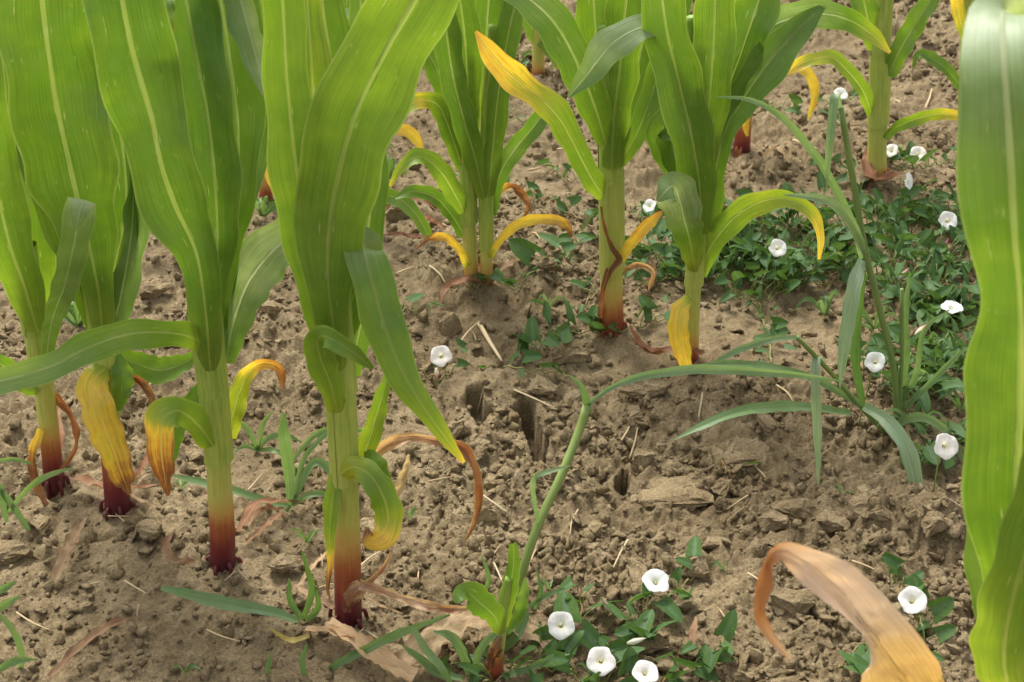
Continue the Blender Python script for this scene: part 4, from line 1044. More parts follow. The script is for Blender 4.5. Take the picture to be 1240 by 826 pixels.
# ------------------------------------------------------------------ grasses
def grass_blade(root, Y, pts, age=0.0, nseg=22, ruffle=.03, name='blade'):
    return sheet(name, vrows(Y, pts, .8, -.1), M_GRASS, root, nseg, 5, ruffle, 3, int(pts[0][0] * 3 + pts[0][1]), 'view', .0016 if max(q[2] for q in pts) > 13 else None)

def culm(root, Y, pts, w, name='culm'):
    path = [at(q[0], q[1], Y + (q[2] if len(q) > 2 else 0)) for q in pts]
    return tube(name, path, [w * mpp(P) / 2 for P in path], M_VINE, root, 8, 'age', [-.1] * len(path))

B = gnd(1078, 530)
r = thing('grass_clump', 'large wild grass clump with tall culm and long arching blades among bindweed', 'grass', B)
Y = B.y
culm(r, Y, [(1086, 530), (1083, 450), (1064, 370), (1047, 300), (1035, 230), (1018, 130)], 8)
culm(r, Y, [(1072, 525), (1040, 490, -.02), (1005, 450, -.04), (965, 408, -.06)], 6)
culm(r, Y, [(1088, 525), (1092, 430), (1092, 350)], 5)
for pts in (
    [(1048, 305, 12, 0, 10, .35), (1025, 255, 13, -.01), (992, 195, 13, -.02), (950, 145, 11, -.03), (910, 122, 8, -.04), (868, 117, 2, -.05)],
    [(1018, 135, 8, 0, 0, .3, -.1), (1012, 113, 12, -.01), (1009, 130, 14, -.02), (1004, 180, 12, -.03), (1001, 232, 2, -.03)],
    [(1046, 312, 14, 0, 0, .3, -.12), (1034, 275, 15, -.02), (1006, 245, 14, -.04), (975, 238, 10, -.06), (950, 236, 2, -.07)],
    [(1044, 315, 12, 0, 0, .2, -.3), (1036, 340, 22, -.015, 0, .2, -.3), (1028, 385, 22, -.03, 0, .2, -.25), (1021, 430, 16, -.04), (1017, 470, 2, -.045)],  # hanging blade: sky reflection painted in as a paler colour
    [(965, 408, 6, -.06, 0, .3, -.1), (930, 412, 10, -.07), (890, 426, 10, -.08), (850, 448, 2, -.09)],
    [(1038, 488, 10, -.02, 20, .3), (990, 462, 13, -.05, 25), (940, 446, 13, -.08, 25), (880, 440, 10, -.11), (830, 446, 2, -.13)],
    [(1030, 500, 10, -.02, 20, .3), (960, 492, 17, -.05, 25, .3), (900, 498, 17, -.08, 25), (850, 516, 13, -.1), (818, 532, 2, -.11)],
    [(1000, 445, 6, -.04, 0, .3, -.3), (989, 432, 12, -.05, 0, .3, -.3), (988, 470, 15, -.065, 0, .2, -.3), (990, 530, 12, -.07), (991, 598, 2, -.07)],
    [(1046, 492, 12, -.02, 0, .3, -.15), (1072, 508, 20, -.05, 0, .25, -.2), (1098, 542, 24, -.08, 0, .2, -.2), (1110, 590, 22, -.1), (1110, 640, 16, -.11), (1106, 682, 3, -.11)],
    [(1068, 500, 10, -.02, 0, .3), (1092, 540, 12, -.05), (1094, 580, 9, -.06), (1086, 610, 2, -.06)],
    [(1078, 520, 10, .0, 10, .3, -.1), (1105, 505, 15, -.02, 15), (1135, 512, 14, -.04), (1158, 540, 12, -.05), (1172, 575, 2, -.05)],
    [(1070, 620, 6, -.1, 20, .3), (1105, 632, 12, -.1, 20), (1140, 628, 13, -.1, 20), (1178, 632, 3, -.1)],
    [(1098, 682, 4, -.15, 20, .3), (1128, 664, 14, -.14, 25), (1160, 655, 16, -.13, 20), (1198, 655, 5, -.12)],
    [(1085, 600, 4, -.1, 20, .3), (1120, 606, 10, -.1, 20), (1150, 610, 12, -.1, 20), (1185, 600, 5, -.1)],
    [(1090, 500, 10, .02, 0, .4), (1096, 430, 14, .02), (1096, 380, 12, .02), (1102, 330, 3, .02)],
    [(1044, 490, 10, .01, 0, .4, .1), (1036, 430, 15, .01), (1040, 375, 13, .01), (1048, 330, 3, .01)],
    [(1084, 505, 8, .02, 0, .4), (1120, 470, 10, .02), (1150, 440, 9, .02), (1170, 420, 2, .02)],
    [(1084, 500, 8, .02, 0, .4), (1108, 455, 9, .02), (1120, 400, 8, .02), (1150, 375, 2, .02)],
):
    grass_blade(r, Y, pts)

B = gnd(618, 775)
r = thing('tall_grass', 'single tall grass stem leaning across cracked soil from the maize sprout', 'grass', B)
Y = B.y
culm(r, Y, [(618, 776), (628, 710, .01), (650, 640, .03), (680, 575, .06), (702, 520, .09), (711, 490, .10)], 11)
for pts in (
    [(712, 500, 12, .10, 0, .4, .0), (709, 480, 12, .10), (702, 466, 9, .1), (690, 455, 2, .1)],
    [(712, 490, 5, .10, 0, .3, -.1), (742, 468, 9, .10, 10), (785, 454, 13, .11, 20), (850, 447, 15, .12, 20), (920, 450, 14, .13, 20), (985, 456, 8, .14), (1020, 462, 2, .14)],
    [(652, 636, 5, .03, 0, .4), (646, 600, 8, .02, 0, .4, -.1), (648, 578, 9, .01), (668, 570, 7, .01), (690, 564, 2, .01)],
    [(630, 715, 8, .01, 0, .4), (636, 745, 12, .0, 0, .4), (626, 770, 14, -.01), (610, 785, 10, -.01), (590, 800, 2, -.01)],
):
    grass_blade(r, Y, pts)

def tuft(px, py, label, blades, group=None, name='grass_tuft'):
    B = gnd(px, py)
    r = thing(name, label, 'grass', B, group)
    for pts in blades:
        grass_blade(r, B.y, pts)
    return r

tuft(352, 610, 'green grass tuft with one upright blade between the two front stalks', [
    [(352, 612, 8, 0, 0, .3), (350, 570, 18, 0, 0, .3), (344, 530, 19, -.01, 0, .3), (343, 500, 6, -.01)],
    [(350, 612, 8, 0, 20, .3), (320, 606, 12, -.01, 25, .3), (285, 595, 13, -.02, 20), (240, 583, 12, -.02), (205, 575, 3, -.02)],
    [(356, 606, 6, 0, 0, .3), (380, 560, 13, .02, 0, .3), (405, 575, 12, .02), (420, 600, 3, .02)],
    [(354, 612, 6, 0, 0, .3), (372, 600, 10, 0), (392, 598, 9, 0), (410, 608, 2, 0)],
    [(352, 560, 6, .05, 20, .3), (385, 524, 10, .08, 25), (430, 520, 10, .08), (455, 524, 2, .08)],
    [(352, 612, 5, 0, 0, .3), (330, 640, 8, -.02), (318, 655, 2, -.02)],
    [(356, 610, 6, 0, 0, .3), (366, 560, 8, .01), (390, 530, 7, .02), (410, 522, 2, .02)],
])
tuft(310, 540, 'low bright grass tuft behind the curled yellow leaf', [
    [(312, 545, 5, 0, 0, .3), (300, 520, 9, 0), (285, 510, 7, 0), (272, 515, 2, 0)],
    [(312, 545, 5, 0, 0, .3), (325, 530, 9, 0), (348, 528, 8, 0), (366, 536, 2, 0)],
    [(312, 545, 5, 0, 0, .3), (318, 515, 8, 0), (330, 498, 2, 0)],
    [(312, 545, 5, 0, 0, .3), (330, 545, 8, -.01), (345, 555, 2, -.02)],
    [(312, 545, 5, 0, 0, .3), (296, 540, 7, -.01), (284, 548, 2, -.02)],
])
tuft(28, 640, 'sparse grass with crossing thin blades by the red-footed end stalk', [
    [(35, 642, 7, 0, 0, .3), (15, 612, 10, 0), (-8, 585, 9, 0), (-30, 570, 2, 0)],
    [(10, 620, 6, 0, 20, .3), (35, 590, 10, .0, 20), (60, 575, 9, 0), (90, 566, 2, 0)],
    [(8, 632, 6, 0, 0, .3), (4, 610, 9, 0), (2, 585, 2, 0)],
    [(-10, 560, 7, .04, 20, .3), (15, 556, 8, .04), (40, 562, 2, .04)],
])
tuft(8, 800, 'grass blades poking in over smooth soil at the bottom corner', [
    [(20, 826, 8, 0, 0, .3), (26, 790, 10, 0), (10, 755, 9, 0), (-15, 735, 2, 0)],
    [(-12, 745, 8, 0, 20, .3), (8, 730, 14, 0), (24, 722, 3, 0)],
    [(-12, 720, 8, .02, 20, .3), (4, 712, 14, .02), (20, 704, 3, .02)],
    [(-12, 815, 10, -.02, 20, .3), (20, 800, 12, -.02), (46, 798, 2, -.02)],
])
tuft(372, 752, 'trampled grass with fraying blades at the foot of the tallest stalk', [
    [(362, 752, 9, 0, 20, .3), (330, 742, 17, -.0, 25, .25), (280, 732, 20, 0, 20, .25), (235, 722, 18, .0), (195, 712, 8, .0)],
    [(368, 748, 8, 0, 0, .3, .1), (378, 715, 11, .0), (372, 690, 8, 0), (366, 668, 3, 0)],
    [(366, 750, 7, 0, 0, .3, .05), (352, 728, 10, 0), (350, 700, 3, 0)],
    [(372, 752, 8, 0, 0, .3, .1), (385, 735, 10, 0), (382, 710, 3, 0)],
    [(385, 818, 8, -.05, 20, .3), (430, 792, 14, -.05, 25, .3), (480, 768, 15, -.05, 20), (545, 744, 4, -.05)],
    [(375, 770, 7, -.02, 20, .3, .7), (350, 775, 9, -.02), (325, 760, 2, -.02)],
    [(500, 760, 8, -.06, 0, .3), (515, 785, 12, -.07), (535, 810, 12, -.08), (550, 835, 4, -.08)],
    [(370, 826, 8, -.06, 0, .3), (366, 800, 10, -.06), (372, 780, 3, -.06)],
    [(322, 826, 6, -.06, 0, .3), (325, 806, 8, -.06), (330, 790, 2, -.06)],
])
tuft(560, 812, 'weedy grass seedlings sprouting round the stunted maize sprout', [
    [(568, 818, 9, 0, 0, .3), (560, 790, 15, 0), (545, 770, 14, 0), (525, 765, 3, 0)],
    [(575, 818, 9, 0, 0, .3), (580, 790, 12, 0), (596, 770, 10, 0), (612, 765, 2, 0)],
    [(560, 822, 9, -.01, 20, .3), (530, 815, 15, -.01), (505, 795, 12, -.01), (485, 780, 2, -.01)],
    [(610, 818, 8, 0, 0, .3), (640, 810, 11, 0), (672, 795, 9, 0), (690, 792, 2, 0)],
    [(585, 720, 6, .06, 0, .3), (592, 700, 8, .06), (583, 672, 2, .06)],
    [(648, 738, 6, .05, 0, .3), (655, 715, 8, .05), (650, 690, 2, .05)],
    [(640, 735, 6, .05, 0, .3), (660, 722, 8, .05), (685, 712, 2, .05)],
])
def auto_tuft(px, py, n, size, label, group, age=0.0):
    B = gnd(px, py)
    r = thing('grass_tuft', label, 'grass', B, group)
    rg = random.Random(int(px * 7 + py))
    k = 1.0
    for i in range(n):
        a = rg.uniform(-1.25, 1.25)
        L = size * rg.uniform(.6, 1.2)
        dx, dy_ = math.sin(a) * L, -math.cos(a) * L
        d = rg.uniform(-.02, .02)
        w = max(3, size * .14 * rg.uniform(.7, 1.3))
        droop = rg.uniform(.1, .5) * L
        grass_blade(r, B.y, [(px + rg.uniform(-3, 3), py + 2, w * .5, 0, rg.uniform(-20, 20), .35, age + rg.uniform(-.1, .1)), (px + dx * .45, py + dy_ * .5, w, d), (px + dx * .8, py + dy_ * .75 + droop * .3, w * .8, d * 1.6), (px + dx * 1.15, py + dy_ * .75 + droop, w * .15, d * 2)], nseg=10)
FARG = 'small wild grass tufts on the bare soil between rows'
for (px, py, n, s) in ((95, 395, 16, 46), (80, 372, 12, 50), (330, 175, 8, 36), (318, 260, 10, 40), (345, 130, 8, 30), (470, 215, 9, 34), (455, 190, 8, 28)):
    auto_tuft(px, py, n, s, 'thin wild grass tuft in the shade behind the front maize stalks', FARG, .05)
for (px, py, n, s) in ((660, 330, 8, 26), (640, 340, 7, 24), (665, 372, 7, 26), (686, 318, 6, 20), (615, 322, 6, 18)):
    auto_tuft(px, py, n, s, 'short grass seedling on the soil between twin stalks and thick stalk', 'grass seedlings by the twin stalks')
for (px, py, n, s) in ((1000, 380, 8, 40), (1120, 440, 9, 50), (1140, 480, 9, 55), (1100, 470, 9, 50), (1160, 450, 8, 46), (1125, 560, 7, 40), (1000, 300, 8, 40), (1090, 300, 7, 34), (1150, 330, 7, 30), (900, 330, 8, 30), (960, 345, 9, 34), (860, 310, 7, 28), (1030, 330, 8, 36), (1060, 400, 9, 44), (1130, 400, 8, 40), (1165, 500, 8, 44), (1110, 520, 8, 44), (1075, 345, 8, 36), (820, 290, 6, 24)):
    auto_tuft(px, py, n, s, 'leafy grass tuft growing up through the bindweed mat', 'grass tufts in the bindweed mat')
for (px, py, n, s) in ((225, 812, 6, 18), (372, 655, 6, 26), (415, 545, 5, 26), (665, 712, 6, 20), (497, 625, 5, 16), (875, 688, 5, 16), (220, 590, 4, 20), (545, 215, 4, 14), (1020, 600, 4, 20)):
    auto_tuft(px, py, n, s, 'tiny green seedling alone on bare soil', 'tiny seedlings on bare soil')

# ------------------------------------------------------------------ bindweed
def leaf_mesh(seed):
    """arrow-shaped bindweed leaf, unit length along +Y, petiole end at the origin"""
    rg = random.Random(seed)
    wid = rg.uniform(.28, .42)
    prof = [(0.0, .30 * wid / .3), (.10, .33 * wid / .3), (.22, wid), (.4, wid * .93), (.6, wid * .84), (.8, wid * .6), (.93, wid * .32), (1.0, .02)]
    V, F, UV, A = [], [], [], []
    cup = rg.uniform(.1, .5); bend = rg.uniform(-.35, .1)
    us = (-1, -.5, 0, .5, 1)
    for y, w in prof:
        for u in us:
            yy = y - (.16 * abs(u) ** 2 if y < .15 else 0)
            z = cup * abs(u) * w + bend * y * y + .02 * rg.uniform(-1, 1)
            V.append((u * w, yy, z)); UV.append((u * .5 + .5, y)); A.append(-.22 if u == 0 else rg.uniform(-.05, .1))
    for i in range(len(prof) - 1):
        for j in range(4):
            a = i * 5 + j
            F.append((a, a + 1, a + 6, a + 5))
    me = bpy.data.meshes.new('leaf')
    me.from_pydata(V, [], F)
    ul = me.uv_layers.new(name='UVMap')
    li = np.empty(len(me.loops), np.int32); me.loops.foreach_get('vertex_index', li)
    ul.data.foreach_set('uv', np.asarray(UV, np.float32)[li].ravel())
    me.attributes.new('age', 'FLOAT', 'POINT').data.foreach_set('value', np.asarray(A, np.float32))
    me.polygons.foreach_set('use_smooth', [True] * len(me.polygons))
    me.materials.append(M_BIND)
    return me
BLEAF = [leaf_mesh(i) for i in range(8)]

def corolla_mesh(seed, droop=0.0):
    """open funnel of a bindweed flower, unit rim radius, throat on -Z; five-lobed pleated rim"""
    rg = random.Random(seed)
    V, F, UV, A = [], [], [], []
    rings = [(.08, -.85, .6), (.10, -.62, .5), (.15, -.40, .5), (.27, -.21, .3), (.46, -.10, .0), (.72, -.03, 0), (.92, .0, 0), (1.0, -.04, 0)]
    n = 40
    ph = rg.uniform(0, 6.28); notch = rg.uniform(0, 6.28)
    for k, (r, z, a) in enumerate(rings):
        for j in range(n):
            an = 2 * math.pi * j / n
            lobe = 1 + .05 * math.cos(5 * an + ph) * (r ** 3)
            dent = 1 - .16 * math.exp(-((math.atan2(math.sin(an - notch), math.cos(an - notch))) / .28) ** 2) * r ** 4
            zz = z + .05 * math.cos(5 * an + ph + 3.14) * r ** 2 + .04 * math.sin(2 * an + ph) * r * r + .03 * math.sin(13 * an + ph) * r ** 4
            V.append((r * lobe * dent * math.cos(an), r * lobe * dent * math.sin(an), zz))
            UV.append((j / n * 5 % 1, r)); A.append(a)
    for k in range(len(rings) - 1):
        for j in range(n):
            a = k * n + j; b = k * n + (j + 1) % n
            F.append((a, b, b + n, a + n))
    me = bpy.data.meshes.new('corolla')
    me.from_pydata(V, [], F)
    ul = me.uv_layers.new(name='UVMap')
    li = np.empty(len(me.loops), np.int32); me.loops.foreach_get('vertex_index', li)
    ul.data.foreach_set('uv', np.asarray(UV, np.float32)[li].ravel())
    me.attributes.new('age', 'FLOAT', 'POINT').data.foreach_set('value', np.asarray(A, np.float32))
    me.polygons.foreach_set('use_smooth', [True] * len(me.polygons))
    me.materials.append(M_PETAL)
    return me

def up_tilt(d):
    return Vector(d).normalized().to_track_quat('Z', 'Y').to_euler()

def put(name, me, parent, loc, rot, scale):
    o = bpy.data.objects.new(name, me); COL.objects.link(o)
    o.parent = parent
    o.location = Vector(loc) - parent_loc(parent)
    o.rotation_euler = rot
    o.scale = (scale,) * 3 if isinstance(scale, (int, float)) else scale
    return o

def parent_loc(p):
    v = Vector((0, 0, 0))
    while p is not None:
        v = v + Vector(p.location); p = p.parent
    return v

FCOUNT = [0]
def flower(root, px, py, wpx, facing, lift=.022, foot=None):
    """white funnel flower on its own stalk; facing = direction the mouth looks"""
    FCOUNT[0] += 1
    P = gnd(px, py)
    d = (CAM - P).normalized()
    P = P + d * (lift / max(.2, d.z))                  # the mouth stands above the soil on the same line of sight
    r = wpx * mpp(P) / 2
    f = Vector(facing).normalized()
    head = bpy.data.objects.new('flower', corolla_mesh(FCOUNT[0]))
    COL.objects.link(head); head.parent = root
    head.location = P - Vector(root.location)
    head.rotation_euler = up_tilt(f); head.scale = (r, r, r * .95)
    q = P - f * r * .8
    G = foot or Vector((P.x + RNG.uniform(-.012, .012), P.y + RNG.uniform(.0, .014), 0))
    G.z = hz(G.x, G.y)
    tube('flower_stalk', [G, (G + q) / 2 + Vector((0, 0, .004)), q - f * .004, q + f * .003], [.0009, .0008, .0009, .0018], M_VINE, root, 6, 'age', [0, 0, 0, 0])
    # pale centre with stamens
    tube('stamen', [P - f * r * .5, P - f * r * .16], [r * .06, r * .04], M_PETAL, root, 6, 'age', [.5, .5], smooth_path=False)
    return head

def bud(root, px, py, wpx, dirv, pink=.85, lift=.015):
    P = gnd(px, py); d = (CAM - P).normalized(); P = P + d * (lift / max(.2, d.z))
    u = wpx * mpp(P); v = Vector(dirv).normalized()
    a = P - v * u; b = P + v * u
    tube('bud', [a, a.lerp(b, .3), a.lerp(b, .6), b], [u * .14, u * .30, u * .24, u * .03], M_PETAL, root, 8, 'age', [.5, .3, pink, pink])
    G = Vector((a.x, a.y + .004, hz(a.x, a.y)))
    tube('flower_stalk', [G, a], [.0008, .0008], M_VINE, root, 5, 'age', [0, 0], smooth_path=False)

def vine(label, path, nleaf, size=.024, group=None, flowers=(), buds=(), seed=None, spread=.02, cat='bindweed', stem=True, lift=.006, upright=.0):
    """a trailing bindweed shoot: stem along the soil, stalked arrow leaves set along it"""
    rg = random.Random(seed if seed is not None else int(path[0][0] * 31 + path[0][1] * 17))
    G = [gnd(*q) for q in path]
    r = thing('bindweed_plant', label, cat, G[0], group)
    rows, _ = catmull([(*g, 0) for g in G], 8 * (len(G) - 1))
    zz = hzs(rows[:, 0], rows[:, 1])
    pts = [Vector((a, b, z + lift + .004 * math.sin(i * 1.7))) for i, (a, b, z) in enumerate(zip(rows[:, 0], rows[:, 1], zz))]
    if stem:
        tube('stem', pts, [.0011] * len(pts), M_VINE, r, 6, 'age', [rg.uniform(0, .5)] * len(pts), nseg=len(pts))
    for i in range(nleaf):
        t = (i + rg.random()) / nleaf * (len(pts) - 1)
        P = pts[int(t)].lerp(pts[min(len(pts) - 1, int(t) + 1)], t % 1)
        an = rg.uniform(0, 6.283)
        hgt = rg.uniform(.006, .020) + upright * rg.random()
        Q = P + Vector((math.cos(an), math.sin(an), 0)) * rg.uniform(.2, 1) * spread
        Q.z = max(P.z, hz(Q.x, Q.y)) + hgt
        s = size * rg.uniform(.5, 1.35)
        rot = Euler((rg.uniform(-.6, 1.15), rg.uniform(-1.0, 1.0), an - math.pi / 2 + rg.uniform(-.6, .6)))
        lf = put('leaf', BLEAF[rg.randrange(8)], r, Q, rot, s)
        if size > .02:
            tube('petiole', [P, (P + Q) / 2 + Vector((0, 0, .003)), Q], [.0007, .0006, .0006], M_VINE, lf if False else r, 4, 'age', [0, 0, 0], nseg=4)
    for fl in flowers: flower(r, *fl)
    for b in buds: bud(r, *b)
    return r

UPC = (0, -.55, .85)
vine('bindweed with one open flower and a pink bud alone beside the deep crack', [(508, 448), (530, 452), (560, 440), (600, 442)], 6, .020, flowers=[(534, 431, 26, (.05, -.8, .6))], buds=[(529, 453, 8, (.1, -.1, -1), .95, .012)])
vine('bindweed shoot with flower facing up in front of the pale slab', [(765, 775), (785, 750), (800, 730), (835, 700), (850, 690)], 10, .026, flowers=[(795, 703, 34, (.1, -.25, .95), .03)], buds=[(771, 776, 12, (1, 0, .4), .3, .02)])
vine('bindweed shoot with round white flower just right of the maize sprout', [(640, 810), (665, 795), (690, 775), (705, 740), (700, 715)], 10, .025, flowers=[(679, 757, 34, (-.05, -.65, .75), .03)], buds=[(733, 731, 10, (-.3, 0, 1), .7, .02)])
vine('bindweed shoot with flower between two others, nestled in its leaves', [(690, 815), (715, 822), (740, 815), (770, 790), (800, 770)], 16, .028, flowers=[(728, 800, 35, (.0, -.6, .75), .03)])
vine('bindweed shoot with lowest flower, its rim notched, below the other three', [(760, 830), (785, 835), (815, 825), (845, 810)], 9, .026, flowers=[(782, 814, 32, (.1, -.35, .9), .028)])
vine('leafy bindweed shoot without flowers creeping round the sprout foot', [(560, 800), (585, 818), (630, 806), (660, 800), (700, 812)], 16, .026)
vine('sparse bindweed shoot with small leaves on crumbly soil by the lower flowers', [(830, 820), (850, 795), (870, 790), (890, 812)], 9, .022)
vine('bindweed shoot with single flower under the close glossy maize leaf', [(1075, 700), (1090, 730), (1110, 748), (1120, 790), (1118, 810)], 11, .024, flowers=[(1106, 727, 35, (.05, -.5, .8), .045)])
vine('small bindweed shoot below the curled tan dry leaf', [(1015, 812), (1032, 795), (1045, 790)], 5, .026)
vine('bindweed with a half-hidden flower between grass blades and glossy leaf', [(1100, 560), (1130, 545), (1165, 540), (1185, 560)], 16, .026, flowers=[(1146, 540, 32, (.2, -.75, .5), .06)])
vine('bindweed with a torn flower behind the hanging pale grass blade', [(1030, 450), (1055, 445), (1085, 430)], 18, .026, flowers=[(1060, 438, 25, (-.2, -.7, .7), .10)])
vine('bindweed with a side-on flower next to the glossy leaf margin', [(1110, 400), (1140, 385), (1175, 380)], 16, .026, flowers=[(1153, 371, 26, (0, -.1, 1), .06)], buds=[(1118, 398, 12, (.6, 0, .6), .95, .03)])
vine('bindweed with one flower in the mat under the yellow leaf tip', [(905, 320), (935, 305), (965, 310)], 20, .026, flowers=[(942, 300, 22, (.1, -.75, .65), .06)], buds=[(958, 325, 9, (.3, 0, -.7), .8, .02)])
vine('bindweed with round flower on open soil beside the mat', [(1115, 285), (1145, 280), (1165, 300)], 9, .024, flowers=[(1148, 267, 23, (0, -.8, .6), .06)], buds=[(1145, 296, 8, (.3, 0, .8), .95, .025), (1094, 332, 10, (.5, 0, .7), .8, .03)])
vine('bindweed with sideways flower near the stout back stalk', [(1090, 240), (1105, 235), (1130, 250)], 10, .024, flowers=[(1101, 219, 21, (.75, -.55, .3), .06)])
vine('bindweed with round white flower right of the stout back stalk', [(1085, 200), (1110, 200), (1140, 195), (1160, 200)], 10, .024, flowers=[(1112, 186, 20, (0, -.7, .7), .025)])
vine('bindweed flower touching the stout back stalk', [(1070, 200), (1082, 195), (1100, 190)], 6, .022, flowers=[(1079, 182, 17, (-.5, -.5, .6), .025)])
vine('bindweed with far flower peeping behind the upright grass tip', [(1000, 130), (1020, 125), (1045, 120)], 6, .024, flowers=[(1019, 113, 18, (.2, -.45, .8), .025)])
vine('bindweed with flower tucked behind the folded pale leaf', [(770, 265), (790, 258), (815, 262)], 14, .024, flowers=[(786, 249, 17, (-.4, -.5, .6), .03), (803, 242, 16, (0, -.2, 1), .035)])
vine('bindweed with flower showing beside the maize stem by the arching leaf', [(840, 300), (860, 292), (880, 300)], 14, .024, flowers=[(853, 283, 13, (.2, -.6, .6), .06)])
MATG = 'bindweed shoots tangled in the dense mat'
rg = random.Random(11)
for i in range(36):
    u = rg.random()
    x0 = 765 + 400 * u
    y0 = 305 + rg.uniform(-45, 50) + (60 * max(0, u - .55) * rg.random() * 2)
    vine('bindweed shoot tangled in the dense green mat around the grass clump', [(x0, y0), (x0 + rg.uniform(20, 50), y0 + rg.uniform(-18, 18)), (x0 + rg.uniform(60, 90), y0 + rg.uniform(-20, 22))], 19, .0215, MATG, seed=500 + i, spread=.035, upright=.03)
for i in range(12):
    x0 = 1040 + 110 * rg.random(); y0 = 370 + 120 * rg.random()
    vine('bindweed shoot tangled in the dense green mat around the grass clump', [(x0, y0), (x0 + rg.uniform(15, 40), y0 + rg.uniform(-18, 18)), (x0 + rg.uniform(45, 70), y0 + rg.uniform(-20, 22))], 15, .0215, MATG, seed=600 + i, spread=.035, upright=.02)
for i, (path, n, s, lab) in enumerate((
    ([(560, 352), (580, 352), (600, 345)], 4, .030, 'bindweed shoot round the feet of the twin stalks'),
    ([(605, 350), (640, 345), (680, 322), (705, 295)], 10, .030, 'bindweed shoot with big dull leaves climbing from the twin stalks'),
    ([(660, 405), (700, 402), (760, 396), (815, 382)], 14, .030, 'bindweed shoot creeping past the foot of the thick stalk'),
    ([(632, 440), (645, 430), (655, 418)], 5, .032, 'two-leaved bindweed shoot above the deep crack'),
    ([(610, 440), (640, 446), (690, 455)], 4, .020, 'wispy bindweed runner over the rubble'),
    ([(560, 210), (610, 225), (650, 240), (700, 245)], 6, .020, 'thin bindweed runner on bare soil behind the twin stalks'),
    ([(650, 250), (690, 262), (720, 275)], 5, .022, 'thin bindweed runner beside the thick stalk'),
    ([(745, 75), (765, 100), (775, 130)], 12, .026, 'bluish bindweed patch behind the thick stalk'),
    ([(590, 60), (620, 75), (640, 90)], 9, .024, 'far bindweed shoot left of the raised yellow leaf tip'),
    ([(600, 150), (630, 145), (680, 150)], 5, .02, 'far bindweed runner beyond the twin stalks'),
    ([(660, 200), (690, 215), (715, 205)], 6, .022, 'bindweed runner left of the thick stalk on open soil'),
    ([(930, 130), (960, 140), (990, 150)], 7, .022, 'far bindweed runner beyond the arching grass blade'),
    ([(1060, 250), (1085, 265), (1120, 255)], 12, .024, 'bindweed shoot spreading in front of the stout back stalk'),
    ([(700, 380), (725, 350), (760, 345)], 6, .022, 'bindweed shoot behind the foot of the thick stalk'),
    ([(480, 385), (500, 378), (520, 388)], 5, .022, 'small bindweed shoot left of the rounded soil lump'),
    ([(870, 560), (880, 575), (890, 580)], 2, .016, 'tiny bindweed seedling in the rubble by the grass blades'),
    ([(916, 345), (922, 375), (930, 405), (934, 440)], 22, .017, 'narrow upright leafy weed strip in front of the bindweed mat'),
    ([(870, 300), (900, 270), (930, 262)], 14, .024, 'bindweed shoot under the arching yellow-tipped leaf'),
    ([(1000, 200), (1025, 210), (1050, 235)], 7, .022, 'bindweed runner beside the upright grass culm'),
)):
    vine(lab, path, n, s, seed=800 + i)

# ------------------------------------------------------------------ fallen leaves, straw
def litter(name, label, pts, mat=M_DRY, cat='dry leaf', ruffle=.3, waves=4, ncr=7, nseg=24, group=None, lift=.006, midrib=None):
    rows = grows(pts, lift)
    P = Vector(rows[0][:3])
    r = bpy.data.objects.new('t', None); r.location = P
    o = sheet(name, rows, mat, r, nseg, ncr, ruffle, waves, int(pts[0][0] * 5 + pts[0][1]), 'up', midrib, .1)
    o.parent = None; o.location = P
    bpy.data.objects.remove(r)
    tag(o, label, cat, group)
    return o
litter('fallen_leaf', 'wide tan fallen maize leaf lying crumpled behind the stunted sprout', [(470, 818, 22, .0, 0, .3, 0), (510, 800, 40, .01), (555, 778, 44, .018), (600, 768, 40, .018), (645, 778, 28, .01), (680, 790, 5, .0)], waves=6, ruffle=.25, nseg=70, ncr=11)
litter('fallen_leaf', 'stiff pale fallen leaf strip pointing at the foot of the tallest stalk', [(398, 760, 16, .005, 0, .6, -.2), (430, 790, 22, .012), (465, 815, 26, .01), (500, 835, 26, .01)], ruffle=.15)
litter('fallen_leaf', 'narrow tan leaf strip lying on the smooth soil below the yellow leaf', [(68, 708, 10, .004, 0, .5, .3), (82, 682, 17, .01), (96, 655, 13, .01), (106, 636, 3, .008)], ruffle=.4)
litter('fallen_leaf', 'long thin brown leaf strip on smooth soil at the bottom corner', [(62, 826, 9, .004, 0, .5, .4), (100, 795, 13, .01), (135, 770, 12, .01), (170, 752, 3, .004)], ruffle=.3)
litter('fallen_leaf', 'tangle of pale dry grass beside the tallest stalk foot', [(370, 768, 10, .004, 0, .4, -.1), (400, 775, 14, .01), (440, 785, 12, .01), (480, 800, 3, .004)], ruffle=.3)
litter('fallen_leaf', 'short orange-brown leaf scrap near the lower bindweed flowers', [(836, 800, 8, .0, 0, .4, .3), (838, 780, 10, .008), (842, 758, 4, .01)])
litter('fallen_leaf', 'reddish leaf scraps lying left of the twin stalks', [(462, 288, 8, .002, 0, .4, .6), (480, 292, 10, .008), (505, 294, 8, .008), (522, 290, 3, .002)])
litter('fallen_leaf', 'rust-coloured scrap in front of the hidden stalk beside the twin stalks', [(455, 262, 10, .002, 0, .4, .6), (475, 258, 12, .008), (500, 260, 8, .008)])
litter('fallen_leaf', 'brown leaf scrap on soil behind the thick stalk', [(755, 130, 8, .002, 0, .4, .6), (770, 138, 10, .008), (785, 146, 5, .004)])
litter('fallen_leaf', 'pinkish tan leaf scrap behind the curled ring of dry leaf', [(300, 640, 8, .002, 0, .4, .3), (318, 628, 12, .01), (345, 622, 4, .004)])
litter('fallen_leaf', 'pale dry leaf scrap on the soil between the far stalks', [(925, 190, 6, .002, 0, .4, -.2), (940, 200, 8, .006), (955, 206, 3, .002)])

